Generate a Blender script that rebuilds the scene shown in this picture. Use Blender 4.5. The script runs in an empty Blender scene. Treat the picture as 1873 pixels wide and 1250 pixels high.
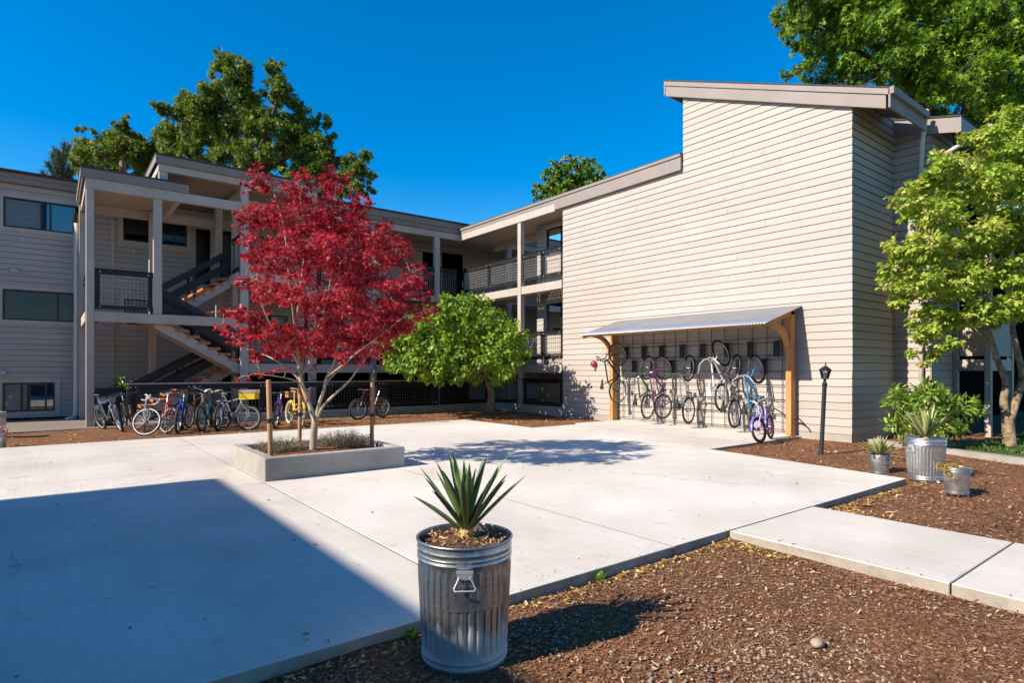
import bpy, math, random
import numpy as np
from mathutils import Vector, Matrix
R = math.radians
rng = np.random.default_rng(7)
random.seed(7)
scene = bpy.context.scene
COL = scene.collection

# ------------------------------------------------------------------ camera, sky, sun
# X runs along the left wing, Y along the right wing, Z up; the plaza is z = 0
CX, HY, F, EYE = 936.5, 677.0, 1087.0, 1.6
YAW = math.atan((95 - CX) / F)
FW = np.array([-math.sin(YAW), math.cos(YAW)])
RT = np.array([FW[1], -FW[0]])
cam = bpy.data.cameras.new('camera')
cam.sensor_width = 36; cam.lens = 36 * F / 1873
cam.shift_y = (HY - 625) / 1873
cam.clip_end = 600; cam.clip_start = 0.05
co = bpy.data.objects.new('camera', cam); COL.objects.link(co)
co.location = (0, 0, EYE); co.rotation_euler = (R(90), 0, YAW)
scene.camera = co

SUN = Vector((-1, 0.13, 0.73)).normalized()
world = bpy.data.worlds.new('World'); scene.world = world
world.use_nodes = True
nt = world.node_tree
sky = nt.nodes.new('ShaderNodeTexSky'); sky.sky_type = 'NISHITA'; sky.sun_disc = False
sky.sun_elevation = math.asin(SUN.z); sky.sun_rotation = math.atan2(SUN.x, SUN.y)
sky.air_density = 1.0; sky.dust_density = 0.2; sky.ozone_density = 3.0
hs = nt.nodes.new('ShaderNodeHueSaturation'); hs.inputs['Saturation'].default_value = 1.52
hs.inputs['Hue'].default_value = 0.501; hs.inputs['Value'].default_value = 1.0
bg = nt.nodes['Background']
nt.links.new(sky.outputs[0], hs.inputs['Color']); nt.links.new(hs.outputs[0], bg.inputs['Color'])
bg.inputs['Strength'].default_value = 0.115
sl = bpy.data.lights.new('sun', 'SUN'); sl.energy = 5.0; sl.angle = R(0.5); sl.color = (1, 0.89, 0.745)
so = bpy.data.objects.new('sun', sl); COL.objects.link(so)
so.rotation_euler = SUN.to_track_quat('Z', 'Y').to_euler()
scene.view_settings.view_transform = 'Standard'; scene.view_settings.look = 'None'
scene.view_settings.exposure = 0.78; scene.view_settings.gamma = 1.0

# ------------------------------------------------------------------ helpers
def at(px, py, d):
    v = FW + (px - CX) / F * RT
    return np.array([v[0] * d, v[1] * d, EYE + (HY - py) / F * d])
def ground(px, py, z=0.0):
    return at(px, py, (EYE - z) * F / (py - HY))

def tag(o, label=None, cat=None, group=None, kind=None):
    if label: o['label'] = label
    if cat: o['category'] = cat
    if group: o['group'] = group
    if kind: o['kind'] = kind
    return o
def empty(name, loc=(0, 0, 0), label=None, cat=None, group=None, rz=0):
    o = bpy.data.objects.new(name, None); COL.objects.link(o)
    o.location = loc; o.rotation_euler = (0, 0, rz); o.empty_display_size = 0.1
    return tag(o, label, cat, group)

class MB:
    def __init__(s): s.v = []; s.f = []; s.m = []; s.t = []
    def add(s, vs, fs, mi=0, t=0.5):
        b = len(s.v); s.v += [tuple(map(float, p)) for p in vs]; s.t += [t] * len(vs)
        for f in fs: s.f.append([i + b for i in f]); s.m.append(mi)
        return s
    def hexa(s, p, mi=0, t=0.5):   # 8 points: bottom ring 0-3, top ring 4-7
        return s.add(p, [(0, 3, 2, 1), (4, 5, 6, 7), (0, 1, 5, 4), (1, 2, 6, 5), (2, 3, 7, 6), (3, 0, 4, 7)], mi, t)
    def box(s, x0, x1, y0, y1, z0, z1, mi=0, t=0.5):
        return s.hexa([(x0, y0, z0), (x1, y0, z0), (x1, y1, z0), (x0, y1, z0), (x0, y0, z1), (x1, y0, z1), (x1, y1, z1), (x0, y1, z1)], mi, t)
    def cbox(s, x0, x1, y0, y1, z0, z1, c=0.008, mi=0, t=0.5):  # box with chamfered vertical and top edges
        p = [(x0 + c, y0), (x1 - c, y0), (x1, y0 + c), (x1, y1 - c), (x1 - c, y1), (x0 + c, y1), (x0, y1 - c), (x0, y0 + c)]
        cx, cy = (x0 + x1) / 2, (y0 + y1) / 2
        def sh(q): return (q[0] + (c if q[0] < cx else -c), q[1] + (c if q[1] < cy else -c))
        vs = [(a, b, z0) for a, b in p] + [(a, b, z1 - c) for a, b in p] + [(*sh(q), z1) for q in p]
        fs = [tuple(range(7, -1, -1)), tuple(range(16, 24))]
        for k in (0, 8):
            for i in range(8):
                j = (i + 1) % 8; fs.append((k + i, k + j, k + 8 + j, k + 8 + i))
        return s.add(vs, fs, mi, t)
    def bar(s, a, b, w, h, mi=0, t=0.5, up=(0, 0, 1)):
        a = Vector(a); b = Vector(b); d = (b - a).normalized(); u = Vector(up)
        if abs(d.dot(u)) > 0.98: u = Vector((1, 0, 0))
        x = d.cross(u).normalized() * (w / 2); y = x.cross(d).normalized() * (h / 2)
        return s.hexa([a - x - y, a + x - y, b + x - y, b - x - y, a - x + y, a + x + y, b + x + y, b - x + y], mi, t)
    def tube(s, pts, r, n=6, mi=0, closed=False, t=0.5, cap=True):
        pts = [Vector(p) for p in pts]; N = len(pts)
        rr = r if isinstance(r, (list, tuple)) else [r] * N
        ref = None; vs = []
        for i, p in enumerate(pts):
            if closed: d = pts[(i + 1) % N] - pts[i - 1]
            else: d = pts[min(i + 1, N - 1)] - pts[max(i - 1, 0)]
            if d.length < 1e-9: d = Vector((0, 0, 1))
            d.normalize()
            if ref is None:
                ref = Vector((0, 0, 1)) if abs(d.z) < 0.9 else Vector((1, 0, 0))
            x = d.cross(ref)
            if x.length < 1e-6: x = d.cross(Vector((0, 1, 0)))
            x.normalize(); y = d.cross(x).normalized(); ref = x.cross(d) if True else ref
            for k in range(n):
                a = 2 * math.pi * k / n
                vs.append(p + (x * math.cos(a) + y * math.sin(a)) * rr[i])
        fs = []
        for i in range(N if closed else N - 1):
            j = (i + 1) % N
            for k in range(n):
                l = (k + 1) % n; fs.append((i * n + k, i * n + l, j * n + l, j * n + k))
        if cap and not closed:
            fs.append(tuple(range(n - 1, -1, -1))); fs.append(tuple((N - 1) * n + k for k in range(n)))
        return s.add(vs, fs, mi, t)
    def lathe(s, prof, n=24, c=(0, 0, 0), mi=0, t=0.5):
        vs = []
        for (r, z) in prof:
            for k in range(n):
                a = 2 * math.pi * k / n; vs.append((c[0] + r * math.cos(a), c[1] + r * math.sin(a), c[2] + z))
        fs = []
        for i in range(len(prof) - 1):
            for k in range(n):
                l = (k + 1) % n; fs.append((i * n + k, i * n + l, i * n + n + l, i * n + n + k))
        return s.add(vs, fs, mi, t)
    def prism(s, poly, z0, z1, mi=0, t=0.5):
        n = len(poly)
        vs = [(*p, z0) for p in poly] + [(*p, z1) for p in poly]
        fs = [tuple(range(n - 1, -1, -1)), tuple(range(n, 2 * n))] + [(i, (i + 1) % n, n + (i + 1) % n, n + i) for i in range(n)]
        return s.add(vs, fs, mi, t)
    def build(s, name, mats, parent=None, smooth=False, tint=False):
        me = bpy.data.meshes.new(name); me.from_pydata(s.v, [], s.f)
        if not isinstance(mats, (list, tuple)): mats = [mats]
        for m in mats: me.materials.append(m)
        if len(mats) > 1: me.polygons.foreach_set('material_index', s.m)
        if smooth:
            me.polygons.foreach_set('use_smooth', [True] * len(s.f))
        if tint:
            at_ = me.attributes.new('tint', 'FLOAT', 'POINT'); at_.data.foreach_set('value', s.t)
        me.update()
        o = bpy.data.objects.new(name, me); COL.objects.link(o)
        if parent: o.parent = parent
        return o
def rel(o, parent):   # parent o (built in world coordinates) to an empty that stands elsewhere
    o.parent = parent
    o.matrix_parent_inverse = Matrix.LocRotScale(parent.location, parent.rotation_euler, parent.scale).inverted()
    return o
def soft(o, angle=35):
    me = o.data
    me.polygons.foreach_set('use_smooth', [True] * len(me.polygons))
    try: me.set_sharp_from_angle(angle=R(angle))
    except Exception: pass
    return o

# ------------------------------------------------------------------ materials
def nodes(name):
    m = bpy.data.materials.new(name); m.use_nodes = True
    return m, m.node_tree, m.node_tree.nodes['Principled BSDF']
def N(t, typ, **kw):
    n = t.nodes.new(typ)
    for k, v in kw.items():
        if k in n.inputs: n.inputs[k].default_value = v
        else: setattr(n, k, v)
    return n
def mixc(t, fac, a, b, mode='MIX'):
    n = t.nodes.new('ShaderNodeMix'); n.data_type = 'RGBA'; n.blend_type = mode
    def put(i, v):
        if hasattr(v, 'is_linked') or hasattr(v, 'links'): t.links.new(v, n.inputs[i])
        else: n.inputs[i].default_value = v if isinstance(v, (int, float)) else (*v, 1)
    put(0, fac); put(6, a); put(7, b)
    return n.outputs[2]
def ramp(t, src, stops):
    n = t.nodes.new('ShaderNodeValToRGB'); e = n.color_ramp.elements
    e[0].position, e[0].color = stops[0][0], (*stops[0][1], 1)
    e[1].position, e[1].color = stops[-1][0], (*stops[-1][1], 1)
    for p, c in stops[1:-1]:
        x = e.new(p); x.color = (*c, 1)
    t.links.new(src, n.inputs[0]); return n.outputs[0]
def noise(t, scale, detail=4, rough=0.55, vec=None, stretch=None):
    n = N(t, 'ShaderNodeTexNoise', Scale=scale, Detail=detail, Roughness=rough)
    tc = t.nodes.new('ShaderNodeTexCoord'); v = tc.outputs['Object']
    if stretch:
        mp = t.nodes.new('ShaderNodeMapping'); mp.inputs['Scale'].default_value = stretch
        t.links.new(v, mp.inputs[0]); v = mp.outputs[0]
    t.links.new(v, n.inputs['Vector']); return n.outputs['Fac']
def bump(t, b, h, strength=0.3, dist=0.01):
    n = N(t, 'ShaderNodeBump', Strength=strength, Distance=dist)
    t.links.new(h, n.inputs['Height']); t.links.new(n.outputs[0], b.inputs['Normal'])
def mat(name, c, rough=0.6, metal=0.0, var=0.12, scale=6.0, bs=0.0, bscale=40.0, stretch=None, spec=0.4, coat=0):
    m, t, b = nodes(name)
    c = np.array(c, float)
    f = noise(t, scale, 5, 0.6, stretch=stretch)
    col = ramp(t, f, [(0.28, tuple(c * (1 - var))), (0.72, tuple(np.minimum(c * (1 + var), 0.98)))])
    t.links.new(col, b.inputs['Base Color'])
    b.inputs['Roughness'].default_value = rough; b.inputs['Metallic'].default_value = metal
    b.inputs['Specular IOR Level'].default_value = spec
    if coat: b.inputs['Coat Weight'].default_value = coat
    if bs: bump(t, b, noise(t, bscale, 3, 0.6, stretch=stretch), bs, 0.01)
    return m
def tintmat(name, stops, rough=0.6, transl=0.0, nscale=0, spec=0.4, bs=0, tcol=None):
    m, t, b = nodes(name)
    a = N(t, 'ShaderNodeAttribute', attribute_name='tint')
    col = ramp(t, a.outputs['Fac'], stops)
    if nscale:
        col = mixc(t, 0.35, col, ramp(t, noise(t, nscale), [(0.3, (0.45, 0.45, 0.45)), (0.7, (1, 1, 1))]), 'MULTIPLY')
    t.links.new(col, b.inputs['Base Color'])
    b.inputs['Roughness'].default_value = rough; b.inputs['Specular IOR Level'].default_value = spec
    if bs: bump(t, b, noise(t, 90, 2), bs, 0.004)
    if transl:
        tr = t.nodes.new('ShaderNodeBsdfTranslucent')
        src = mixc(t, 1.0, col, tcol or (1.5, 1.4, 0.6), 'MULTIPLY')
        t.links.new(src, tr.inputs['Color'])
        mx = t.nodes.new('ShaderNodeMixShader'); mx.inputs[0].default_value = transl
        t.links.new(b.outputs[0], mx.inputs[1]); t.links.new(tr.outputs[0], mx.inputs[2])
        t.links.new(mx.outputs[0], t.nodes['Material Output'].inputs['Surface'])
    return m

def siding_material():
    m, t, b = nodes('painted_siding')
    a = N(t, 'ShaderNodeAttribute', attribute_name='tint')
    c = ramp(t, a.outputs['Fac'], [(0.0, (0.36, 0.318, 0.288)), (0.5, (0.383, 0.339, 0.308)), (1.0, (0.408, 0.362, 0.330))])
    s = noise(t, 0.55, 6, 0.65)
    c = mixc(t, 1.0, c, ramp(t, s, [(0.3, (0.93, 0.92, 0.90)), (0.65, (1, 1, 1))]), 'MULTIPLY')
    s2 = noise(t, 5, 4, 0.7, stretch=(0.12, 0.12, 1.6))
    c = mixc(t, 0.5, c, ramp(t, s2, [(0.25, (0.9, 0.89, 0.87)), (0.6, (1, 1, 1))]), 'MULTIPLY')
    t.links.new(c, b.inputs['Base Color']); b.inputs['Roughness'].default_value = 0.7
    bump(t, b, noise(t, 18, 4, 0.7, stretch=(0.25, 0.25, 5)), 0.15, 0.004)
    return m
M = {}
M['siding'] = siding_material()
M['lap'] = mat('lap_shadow_edge', (0.075, 0.058, 0.046), 0.9, var=0.3)  # dark brown that paints the shadow line under each lap
M['trim'] = mat('painted_timber', (0.40, 0.345, 0.30), 0.65, var=0.10, scale=2.5, bs=0.2, bscale=9, stretch=(1, 1, 1))
M['fascia'] = mat('grey_brown_fascia', (0.21, 0.178, 0.16), 0.6, var=0.10, scale=1.5)
M['lightfascia'] = mat('taupe_fascia', (0.235, 0.20, 0.18), 0.6, var=0.08, scale=1.5)
M['soffit'] = mat('soffit_board', (0.36, 0.29, 0.23), 0.8, var=0.08)
M['roofing'] = mat('asphalt_shingles', (0.05, 0.045, 0.042), 0.95, var=0.4, scale=30)
M['blackwood'] = mat('black_stained_timber', (0.009, 0.009, 0.011), 0.55, var=0.35, scale=4, bs=0.2, bscale=30)
M['wire'] = mat('galvanised_wire', (0.36, 0.35, 0.33), 0.5, 0.3, var=0.1)
M['darkwire'] = mat('dark_fence_wire', (0.13, 0.125, 0.12), 0.6, 0.2, var=0.2)  # darker tone of the wire, used on the fence panels
M['bolt'] = mat('zinc_bolt', (0.7, 0.7, 0.68), 0.35, 0.5, var=0.05)
M['winframe'] = mat('bronze_window_frame', (0.012, 0.011, 0.012), 0.35, 0.0, var=0.1)
M['blind'] = mat('window_blind', (0.55, 0.52, 0.50), 0.6, var=0.06)
M['blinddark'] = mat('brown_window_blind', (0.13, 0.115, 0.105), 0.6, var=0.06)
M['deepshade'] = mat('painted_deep_shade', (0.008, 0.0075, 0.007), 0.9, var=0.2, spec=0.0)  # near-black: shade inside rooms and openings put into the colour
M['door'] = mat('dark_painted_door', (0.03, 0.028, 0.027), 0.5, var=0.2)
M['tread'] = mat('orange_stained_tread', (0.42, 0.15, 0.045), 0.55, var=0.2, scale=5, stretch=(1, 4, 4))
M['cedar'] = mat('cedar_timber', (0.47, 0.225, 0.07), 0.6, var=0.22, scale=5, stretch=(3, 3, 0.35), bs=0.15, bscale=20)
M['pipe'] = mat('painted_downspout', (0.52, 0.46, 0.40), 0.5, var=0.06)
M['steel'] = mat('corrugated_steel', (0.44, 0.46, 0.49), 0.42, 0.75, var=0.08, scale=1.2)
M['blackmetal'] = mat('black_powder_coat', (0.013, 0.013, 0.016), 0.4, var=0.15, spec=0.5)
M['plastic'] = mat('black_plastic', (0.012, 0.014, 0.02), 0.45, var=0.15)
M['concretewall'] = None
def concrete(name, lo, hi, sc=0.7, bs=0.25, stain=0.5, brush=True):
    m, t, b = nodes(name)
    c = ramp(t, noise(t, sc, 8, 0.68), [(0.25, lo), (0.75, hi)])
    c = mixc(t, stain, c, ramp(t, noise(t, 0.33, 7, 0.68), [(0.34, (0.64, 0.59, 0.53)), (0.58, (1, 1, 1))]), 'MULTIPLY')
    if brush:
        c = mixc(t, 0.5, c, ramp(t, noise(t, 3.0, 5, 0.8, stretch=(9, 0.22, 1)), [(0.3, (0.80, 0.78, 0.76)), (0.62, (1, 1, 1))]), 'MULTIPLY')
        c = mixc(t, 0.8, c, ramp(t, noise(t, 1.7, 3, 0.5), [(0.22, (0.66, 0.61, 0.55)), (0.31, (1, 1, 1))]), 'MULTIPLY')
    if brush:
        a = N(t, 'ShaderNodeAttribute', attribute_name='tint')
        c = mixc(t, 1.0, c, ramp(t, a.outputs['Fac'], [(0, (0.88, 0.865, 0.84)), (1, (1, 1, 1))]), 'MULTIPLY')
    if brush:   # hairline cracks, only here and there
        tc = t.nodes.new('ShaderNodeTexCoord'); nz = N(t, 'ShaderNodeTexNoise', Scale=1.6, Detail=6.0, Roughness=0.65)
        t.links.new(tc.outputs['Object'], nz.inputs['Vector'])
        va = N(t, 'ShaderNodeVectorMath', operation='MULTIPLY_ADD'); va.inputs[1].default_value = (.5, .5, .5)
        t.links.new(nz.outputs['Color'], va.inputs[0]); t.links.new(tc.outputs['Object'], va.inputs[2])
        vo = N(t, 'ShaderNodeTexVoronoi', Scale=0.33, feature='DISTANCE_TO_EDGE'); t.links.new(va.outputs[0], vo.inputs['Vector'])
        ck = ramp(t, vo.outputs['Distance'], [(0.0, (0.55, 0.52, 0.48)), (0.0035, (1, 1, 1))])
        c = mixc(t, ramp(t, noise(t, 0.28, 2), [(0.52, (0, 0, 0)), (0.60, (1, 1, 1))]), c, mixc(t, 1.0, c, ck, 'MULTIPLY'))
    sp = noise(t, 60, 2, 0.6)
    c = mixc(t, 0.3, c, ramp(t, sp, [(0.3, (0.75, 0.74, 0.72)), (0.55, (1, 1, 1))]), 'MULTIPLY')
    t.links.new(c, b.inputs['Base Color']); b.inputs['Roughness'].default_value = 0.85
    b.inputs['Specular IOR Level'].default_value = 0.25
    bump(t, b, noise(t, 55, 6, 0.7), bs, 0.004)
    return m
M['concrete'] = concrete('broomed_concrete', (0.60, 0.56, 0.512), (0.735, 0.695, 0.645))
M['concretewall'] = concrete('cast_concrete', (0.30, 0.285, 0.25), (0.45, 0.43, 0.395), sc=2.2, bs=0.5, stain=0.8, brush=False)
M['joint'] = mat('dirty_joint', (0.11, 0.092, 0.075), 0.95, var=0.4, scale=9)
M['slabedge'] = concrete('stained_slab_edge', (0.24, 0.21, 0.175), (0.50, 0.46, 0.40), sc=3.0, bs=0.5, stain=0.9, brush=False)
M['aggregate'] = concrete('exposed_aggregate', (0.16, 0.125, 0.10), (0.30, 0.25, 0.21), sc=40, bs=0.6, brush=False)
def mulch_material():
    m, t, b = nodes('bark_mulch')
    v = N(t, 'ShaderNodeTexVoronoi', Scale=52.0); v.feature = 'F1'
    tc = t.nodes.new('ShaderNodeTexCoord'); mp = t.nodes.new('ShaderNodeMapping')
    mp.inputs['Scale'].default_value = (1, 1.9, 1); mp.inputs['Rotation'].default_value = (0, 0, 0.5)
    nz = N(t, 'ShaderNodeTexNoise', Scale=9.0, Detail=3)
    t.links.new(tc.outputs['Object'], nz.inputs['Vector'])
    va = N(t, 'ShaderNodeVectorMath', operation='MULTIPLY_ADD'); va.inputs[1].default_value = (0.12, 0.12, 0.12)
    t.links.new(nz.outputs['Color'], va.inputs[0]); t.links.new(tc.outputs['Object'], va.inputs[2])
    t.links.new(va.outputs[0], mp.inputs[0]); t.links.new(mp.outputs[0], v.inputs['Vector'])
    sep = t.nodes.new('ShaderNodeSeparateColor'); t.links.new(v.outputs['Color'], sep.inputs[0])
    c = ramp(t, sep.outputs[0], [(0.0, (0.08, 0.034, 0.018)), (0.4, (0.21, 0.090, 0.044)), (0.8, (0.30, 0.14, 0.07)), (0.93, (0.40, 0.25, 0.145)), (1.0, (0.5, 0.37, 0.24))])
    c = mixc(t, 0.7, c, ramp(t, noise(t, 1.3, 6, 0.7), [(0.3, (0.55, 0.5, 0.47)), (0.7, (1.15, 1.05, 0.98))]), 'MULTIPLY')
    t.links.new(c, b.inputs['Base Color']); b.inputs['Roughness'].default_value = 0.95
    b.inputs['Specular IOR Level'].default_value = 0.15
    bump(t, b, noise(t, 45, 8, 0.8), 1.0, 0.03)
    return m
M['mulch'] = mulch_material()
M['soil'] = mat('potting_soil', (0.10, 0.052, 0.028), 0.95, var=0.7, scale=40, bs=1.0, bscale=60, spec=0.1)
M['grass'] = mat('lawn', (0.045, 0.085, 0.014), 0.9, var=0.45, scale=10, bs=0.8, bscale=80)
def galv_material(name, k=1.0, dirty=0.0):
    m, t, b = nodes(name)
    v = N(t, 'ShaderNodeTexVoronoi', Scale=55.0)
    tc = t.nodes.new('ShaderNodeTexCoord'); t.links.new(tc.outputs['Object'], v.inputs['Vector'])
    sep = t.nodes.new('ShaderNodeSeparateColor'); t.links.new(v.outputs['Color'], sep.inputs[0])
    c = ramp(t, sep.outputs[0], [(0, (0.42 * k, 0.44 * k, 0.46 * k)), (1, (0.58 * k, 0.60 * k, 0.62 * k))])
    st = noise(t, 7, 6, 0.7, stretch=(1, 1, 0.25))
    c = mixc(t, 0.6, c, ramp(t, st, [(0.35, (0.62, 0.62, 0.64)), (0.6, (1, 1, 1))]), 'MULTIPLY')
    r = ramp(t, st, [(0.3, (0.46,) * 3), (0.7, (0.27,) * 3)])
    met = 0.92
    if dirty:
        sx = t.nodes.new('ShaderNodeSeparateXYZ'); t.links.new(tc.outputs['Object'], sx.inputs[0])
        ad = N(t, 'ShaderNodeMath', operation='MULTIPLY_ADD'); ad.inputs[1].default_value = 0.34
        t.links.new(noise(t, 14, 5, 0.7, stretch=(1, 1, 0.3)), ad.inputs[0]); t.links.new(sx.outputs[2], ad.inputs[2])
        f = ramp(t, ad.outputs[0], [(0.16, (0.35,) * 3), (0.25, (0.9,) * 3), (0.36, (0.75,) * 3), (0.42, (0.0,) * 3)])
        c = mixc(t, f, c, (0.46, 0.45, 0.44))
        r = mixc(t, f, r, (0.75, 0.75, 0.75))
        mm = N(t, 'ShaderNodeMath', operation='MULTIPLY_ADD'); mm.inputs[1].default_value = -0.7; mm.inputs[2].default_value = 0.92
        t.links.new(f, mm.inputs[0]); t.links.new(mm.outputs[0], b.inputs['Metallic'])
    else: b.inputs['Metallic'].default_value = met
    t.links.new(c, b.inputs['Base Color']); t.links.new(r, b.inputs['Roughness'])
    bump(t, b, noise(t, 16, 3, 0.6), 0.12, 0.01)
    return m
M['galv'] = galv_material('galvanised_steel', 1.1)
M['galvold'] = galv_material('stained_galvanised_steel', 0.85, 1.0)
def glass_material(name='window_glass', ior=1.42):
    m = bpy.data.materials.new(name); m.use_nodes = True; t = m.node_tree
    t.nodes.remove(t.nodes['Principled BSDF'])
    g = N(t, 'ShaderNodeBsdfGlossy', Roughness=0.02); g.inputs['Color'].default_value = (0.85, 0.92, 0.95, 1)
    tr = t.nodes.new('ShaderNodeBsdfTransparent'); tr.inputs['Color'].default_value = (0.8, 0.8, 0.8, 1)
    fr = N(t, 'ShaderNodeFresnel', IOR=ior); mx = t.nodes.new('ShaderNodeMixShader')
    bp = N(t, 'ShaderNodeBump', Strength=0.03, Distance=0.02); t.links.new(noise(t, 1.2, 1), bp.inputs['Height'])
    t.links.new(bp.outputs[0], g.inputs['Normal'])
    t.links.new(fr.outputs[0], mx.inputs[0]); t.links.new(tr.outputs[0], mx.inputs[1]); t.links.new(g.outputs[0], mx.inputs[2])
    t.links.new(mx.outputs[0], t.nodes['Material Output'].inputs['Surface'])
    return m
M['glass'] = glass_material(); M['mirrorglass'] = glass_material('coated_window_glass', 2.6)
M['bark'] = mat('grey_bark', (0.24, 0.19, 0.15), 0.9, var=0.35, scale=14, bs=0.7, bscale=30, stretch=(1, 1, 0.35))
M['palebark'] = mat('pale_maple_bark', (0.36, 0.285, 0.205), 0.85, var=0.42, scale=13, bs=1.0, bscale=22, stretch=(1, 1, 0.3))
M['mossbark'] = mat('mottled_bark', (0.22, 0.16, 0.10), 0.9, var=0.8, scale=9, bs=0.8, bscale=30)
M['darkbark'] = mat('dark_bark', (0.07, 0.05, 0.035), 0.95, var=0.4, scale=10, bs=0.6)
M['stake'] = mat('pine_stake', (0.36, 0.19, 0.09), 0.75, var=0.3, scale=8, stretch=(4, 4, 0.4), bs=0.3)
M['rubber'] = mat('tyre_rubber', (0.028, 0.028, 0.028), 0.8, var=0.3, scale=20)
M['chrome'] = mat('polished_alloy', (0.55, 0.55, 0.55), 0.42, 0.7, var=0.06)
M['darkalloy'] = mat('dark_alloy', (0.10, 0.10, 0.10), 0.4, 0.7, var=0.1)
M['saddle'] = mat('black_saddle', (0.015, 0.015, 0.017), 0.5, var=0.2)
M['stone'] = mat('river_stone', (0.33, 0.27, 0.2), 0.75, var=0.25, scale=20, bs=0.2)
def paint(name, c, metal=0.1, rough=0.3): return mat(name, c, rough, metal, var=0.06, coat=0.4)
# ------------------------------------------------------------------ setting
def struct(o, label, cat): return tag(o, label, cat, kind='structure')
def ground_sheet():
    # fine near the camera, coarse to the horizon; gently uneven mulch
    mb = MB()
    xs = [-300, -60, -20] + list(np.arange(-8, 22.01, 0.25)) + [30, 60, 300]
    ys = [-300, -60, -20] + list(np.arange(-6, 27.01, 0.25)) + [40, 80, 300]
    nx, ny = len(xs), len(ys); vs = []
    for y in ys:
        for x in xs:
            z = -0.085 + 0.012 * math.sin(1.7 * x + 0.6 * y) * math.cos(1.3 * y - 0.4 * x) + 0.006 * math.sin(5.1 * x + 2 * y) + random.uniform(-.004, .004)
            if y > 16: z += 0.05
            if 10.3 < x and y < 7.5: z += 0.03
            vs.append((x, y, z))
    fs = [(j * nx + i, j * nx + i + 1, (j + 1) * nx + i + 1, (j + 1) * nx + i) for j in range(ny - 1) for i in range(nx - 1)]
    mb.add(vs, fs)
    return mb.build('ground', M['mulch'], smooth=True)
struct(ground_sheet(), 'brown bark mulch ground around the plaza and under the buildings', 'ground')
def slab(mb, x0, x1, y0, y1, z=0.0, h=0.12): mb.cbox(x0, x1, y0, y1, z - h, z, 0.006, 0, random.random()); mb.m[-16:-8] = [2] * 8
g = 0.013
mb = MB()
xs = [-9.0, -4.9, -1.4, 2.38, 4.45, 10.5]
ycut = {4: [3.36, 16.04]}
for i in range(5):
    x0, x1 = xs[i] + (g / 2 if i else 0), xs[i + 1] - (g / 2 if i < 4 else 0)
    if i < 3:
        for (a, b) in ((-9, -2.5), (-2.5, 3.36), (3.36, 8.8), (8.8, 10.6), (10.6, 16.04)):
            # the left panels run on towards the camera, but only left of the mulch bed
            if i == 2 and b <= 3.36: continue
            if b <= 3.36 and i == 2: continue
            slab(mb, x0, x1, a + g / 2, b - g / 2)
    elif i == 3: [slab(mb, x0, x1, a, b) for a, b in ((3.36, 8.8), (8.811, 16.04))]
    else:
        # right panel, slightly skewed right edge
        mb.prism([(x0, 3.36), (9.93, 3.36), (10.5, 7.05), (10.5, 16.04), (x0, 16.04)], -0.12, 0.0, 0, .75); mb.m[-5:] = [2] * 5
for (a, b, c, d) in ((10.5, 12.4, 7.05, 9.85), (12.4, 14.28, 7.05, 9.85), (10.5, 12.4, 9.85, 12.65), (12.4, 14.28, 9.85, 12.95)):
    slab(mb, a + g, b, c + g / 2, d - g / 2)
nf = len(mb.f)
mb.prism([(-8.9, -8.9), (-1.45, -8.9), (-1.45, 3.4), (9.9, 3.4), (10.46, 7.09), (14.2, 7.09), (14.2, 12.6), (10.46, 12.6), (10.46, 16.0), (-8.9, 16.0)], -.115, -.004, 1)
struct(soft(mb.build('plaza', [M['concrete'], M['joint'], M['slabedge']], tint=True), 30), 'pale broomed concrete plaza with sawn joints', 'pavement')
mb = MB()
for a, b in ((3.35, 1.51), (1.51, -0.9), (-0.9, -3.3), (-3.3, -5.7)): slab(mb, 5.32, 7.05, b + g / 2, a - g / 2, 0.0)
struct(soft(mb.build('walkway', [M['concrete'], M['joint'], M['slabedge']], tint=True), 30), 'pale concrete walkway leaving the plaza at right', 'path')
mb = MB()
mb.prism([(-14, 18.9), (0.45, 20.05), (0.95, 20.9), (0.6, 24.78), (-14, 24.78)], -0.1, -0.012)
mb.prism([(0.45, 20.05), (3.2, 20.3), (3.2, 24.7), (0.61, 24.78), (0.96, 20.9)], -0.1, -0.016)
struct(mb.build('side_path', M['aggregate']), 'brown exposed aggregate path beside the shaded left wing', 'path')
mb = MB()
mb.add([(15.0, 5.0, -.02), (13.0, 1.0, -.02), (10, -8, -.02), (60, -40, 0), (60, 4.4, 0), (17.5, 4.0, -.01)], [(0, 1, 2, 3, 4, 5)])
struct(mb.build('lawn', M['grass']), 'shaded green lawn behind the low kerb at right', 'lawn')
mb = MB()
p0, p1, p2 = Vector((14.42, 5.62)), Vector((13.1, 2.1)), Vector((9.4, -7))
def strip(a, b, w): d = (b - a).normalized(); n = Vector((-d.y, d.x)) * w; return [tuple(a), tuple(b), tuple(b + n), tuple(a + n)]
mb.prism(strip(p0, p1, 0.2), -0.12, 0.055); mb.prism(strip(p1 + (p2 - p1) * .002, p2, 0.2), -0.12, 0.053)
struct(mb.build('kerb', M['concretewall']), 'low weathered concrete kerb between mulch bed and lawn', 'kerb')

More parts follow.
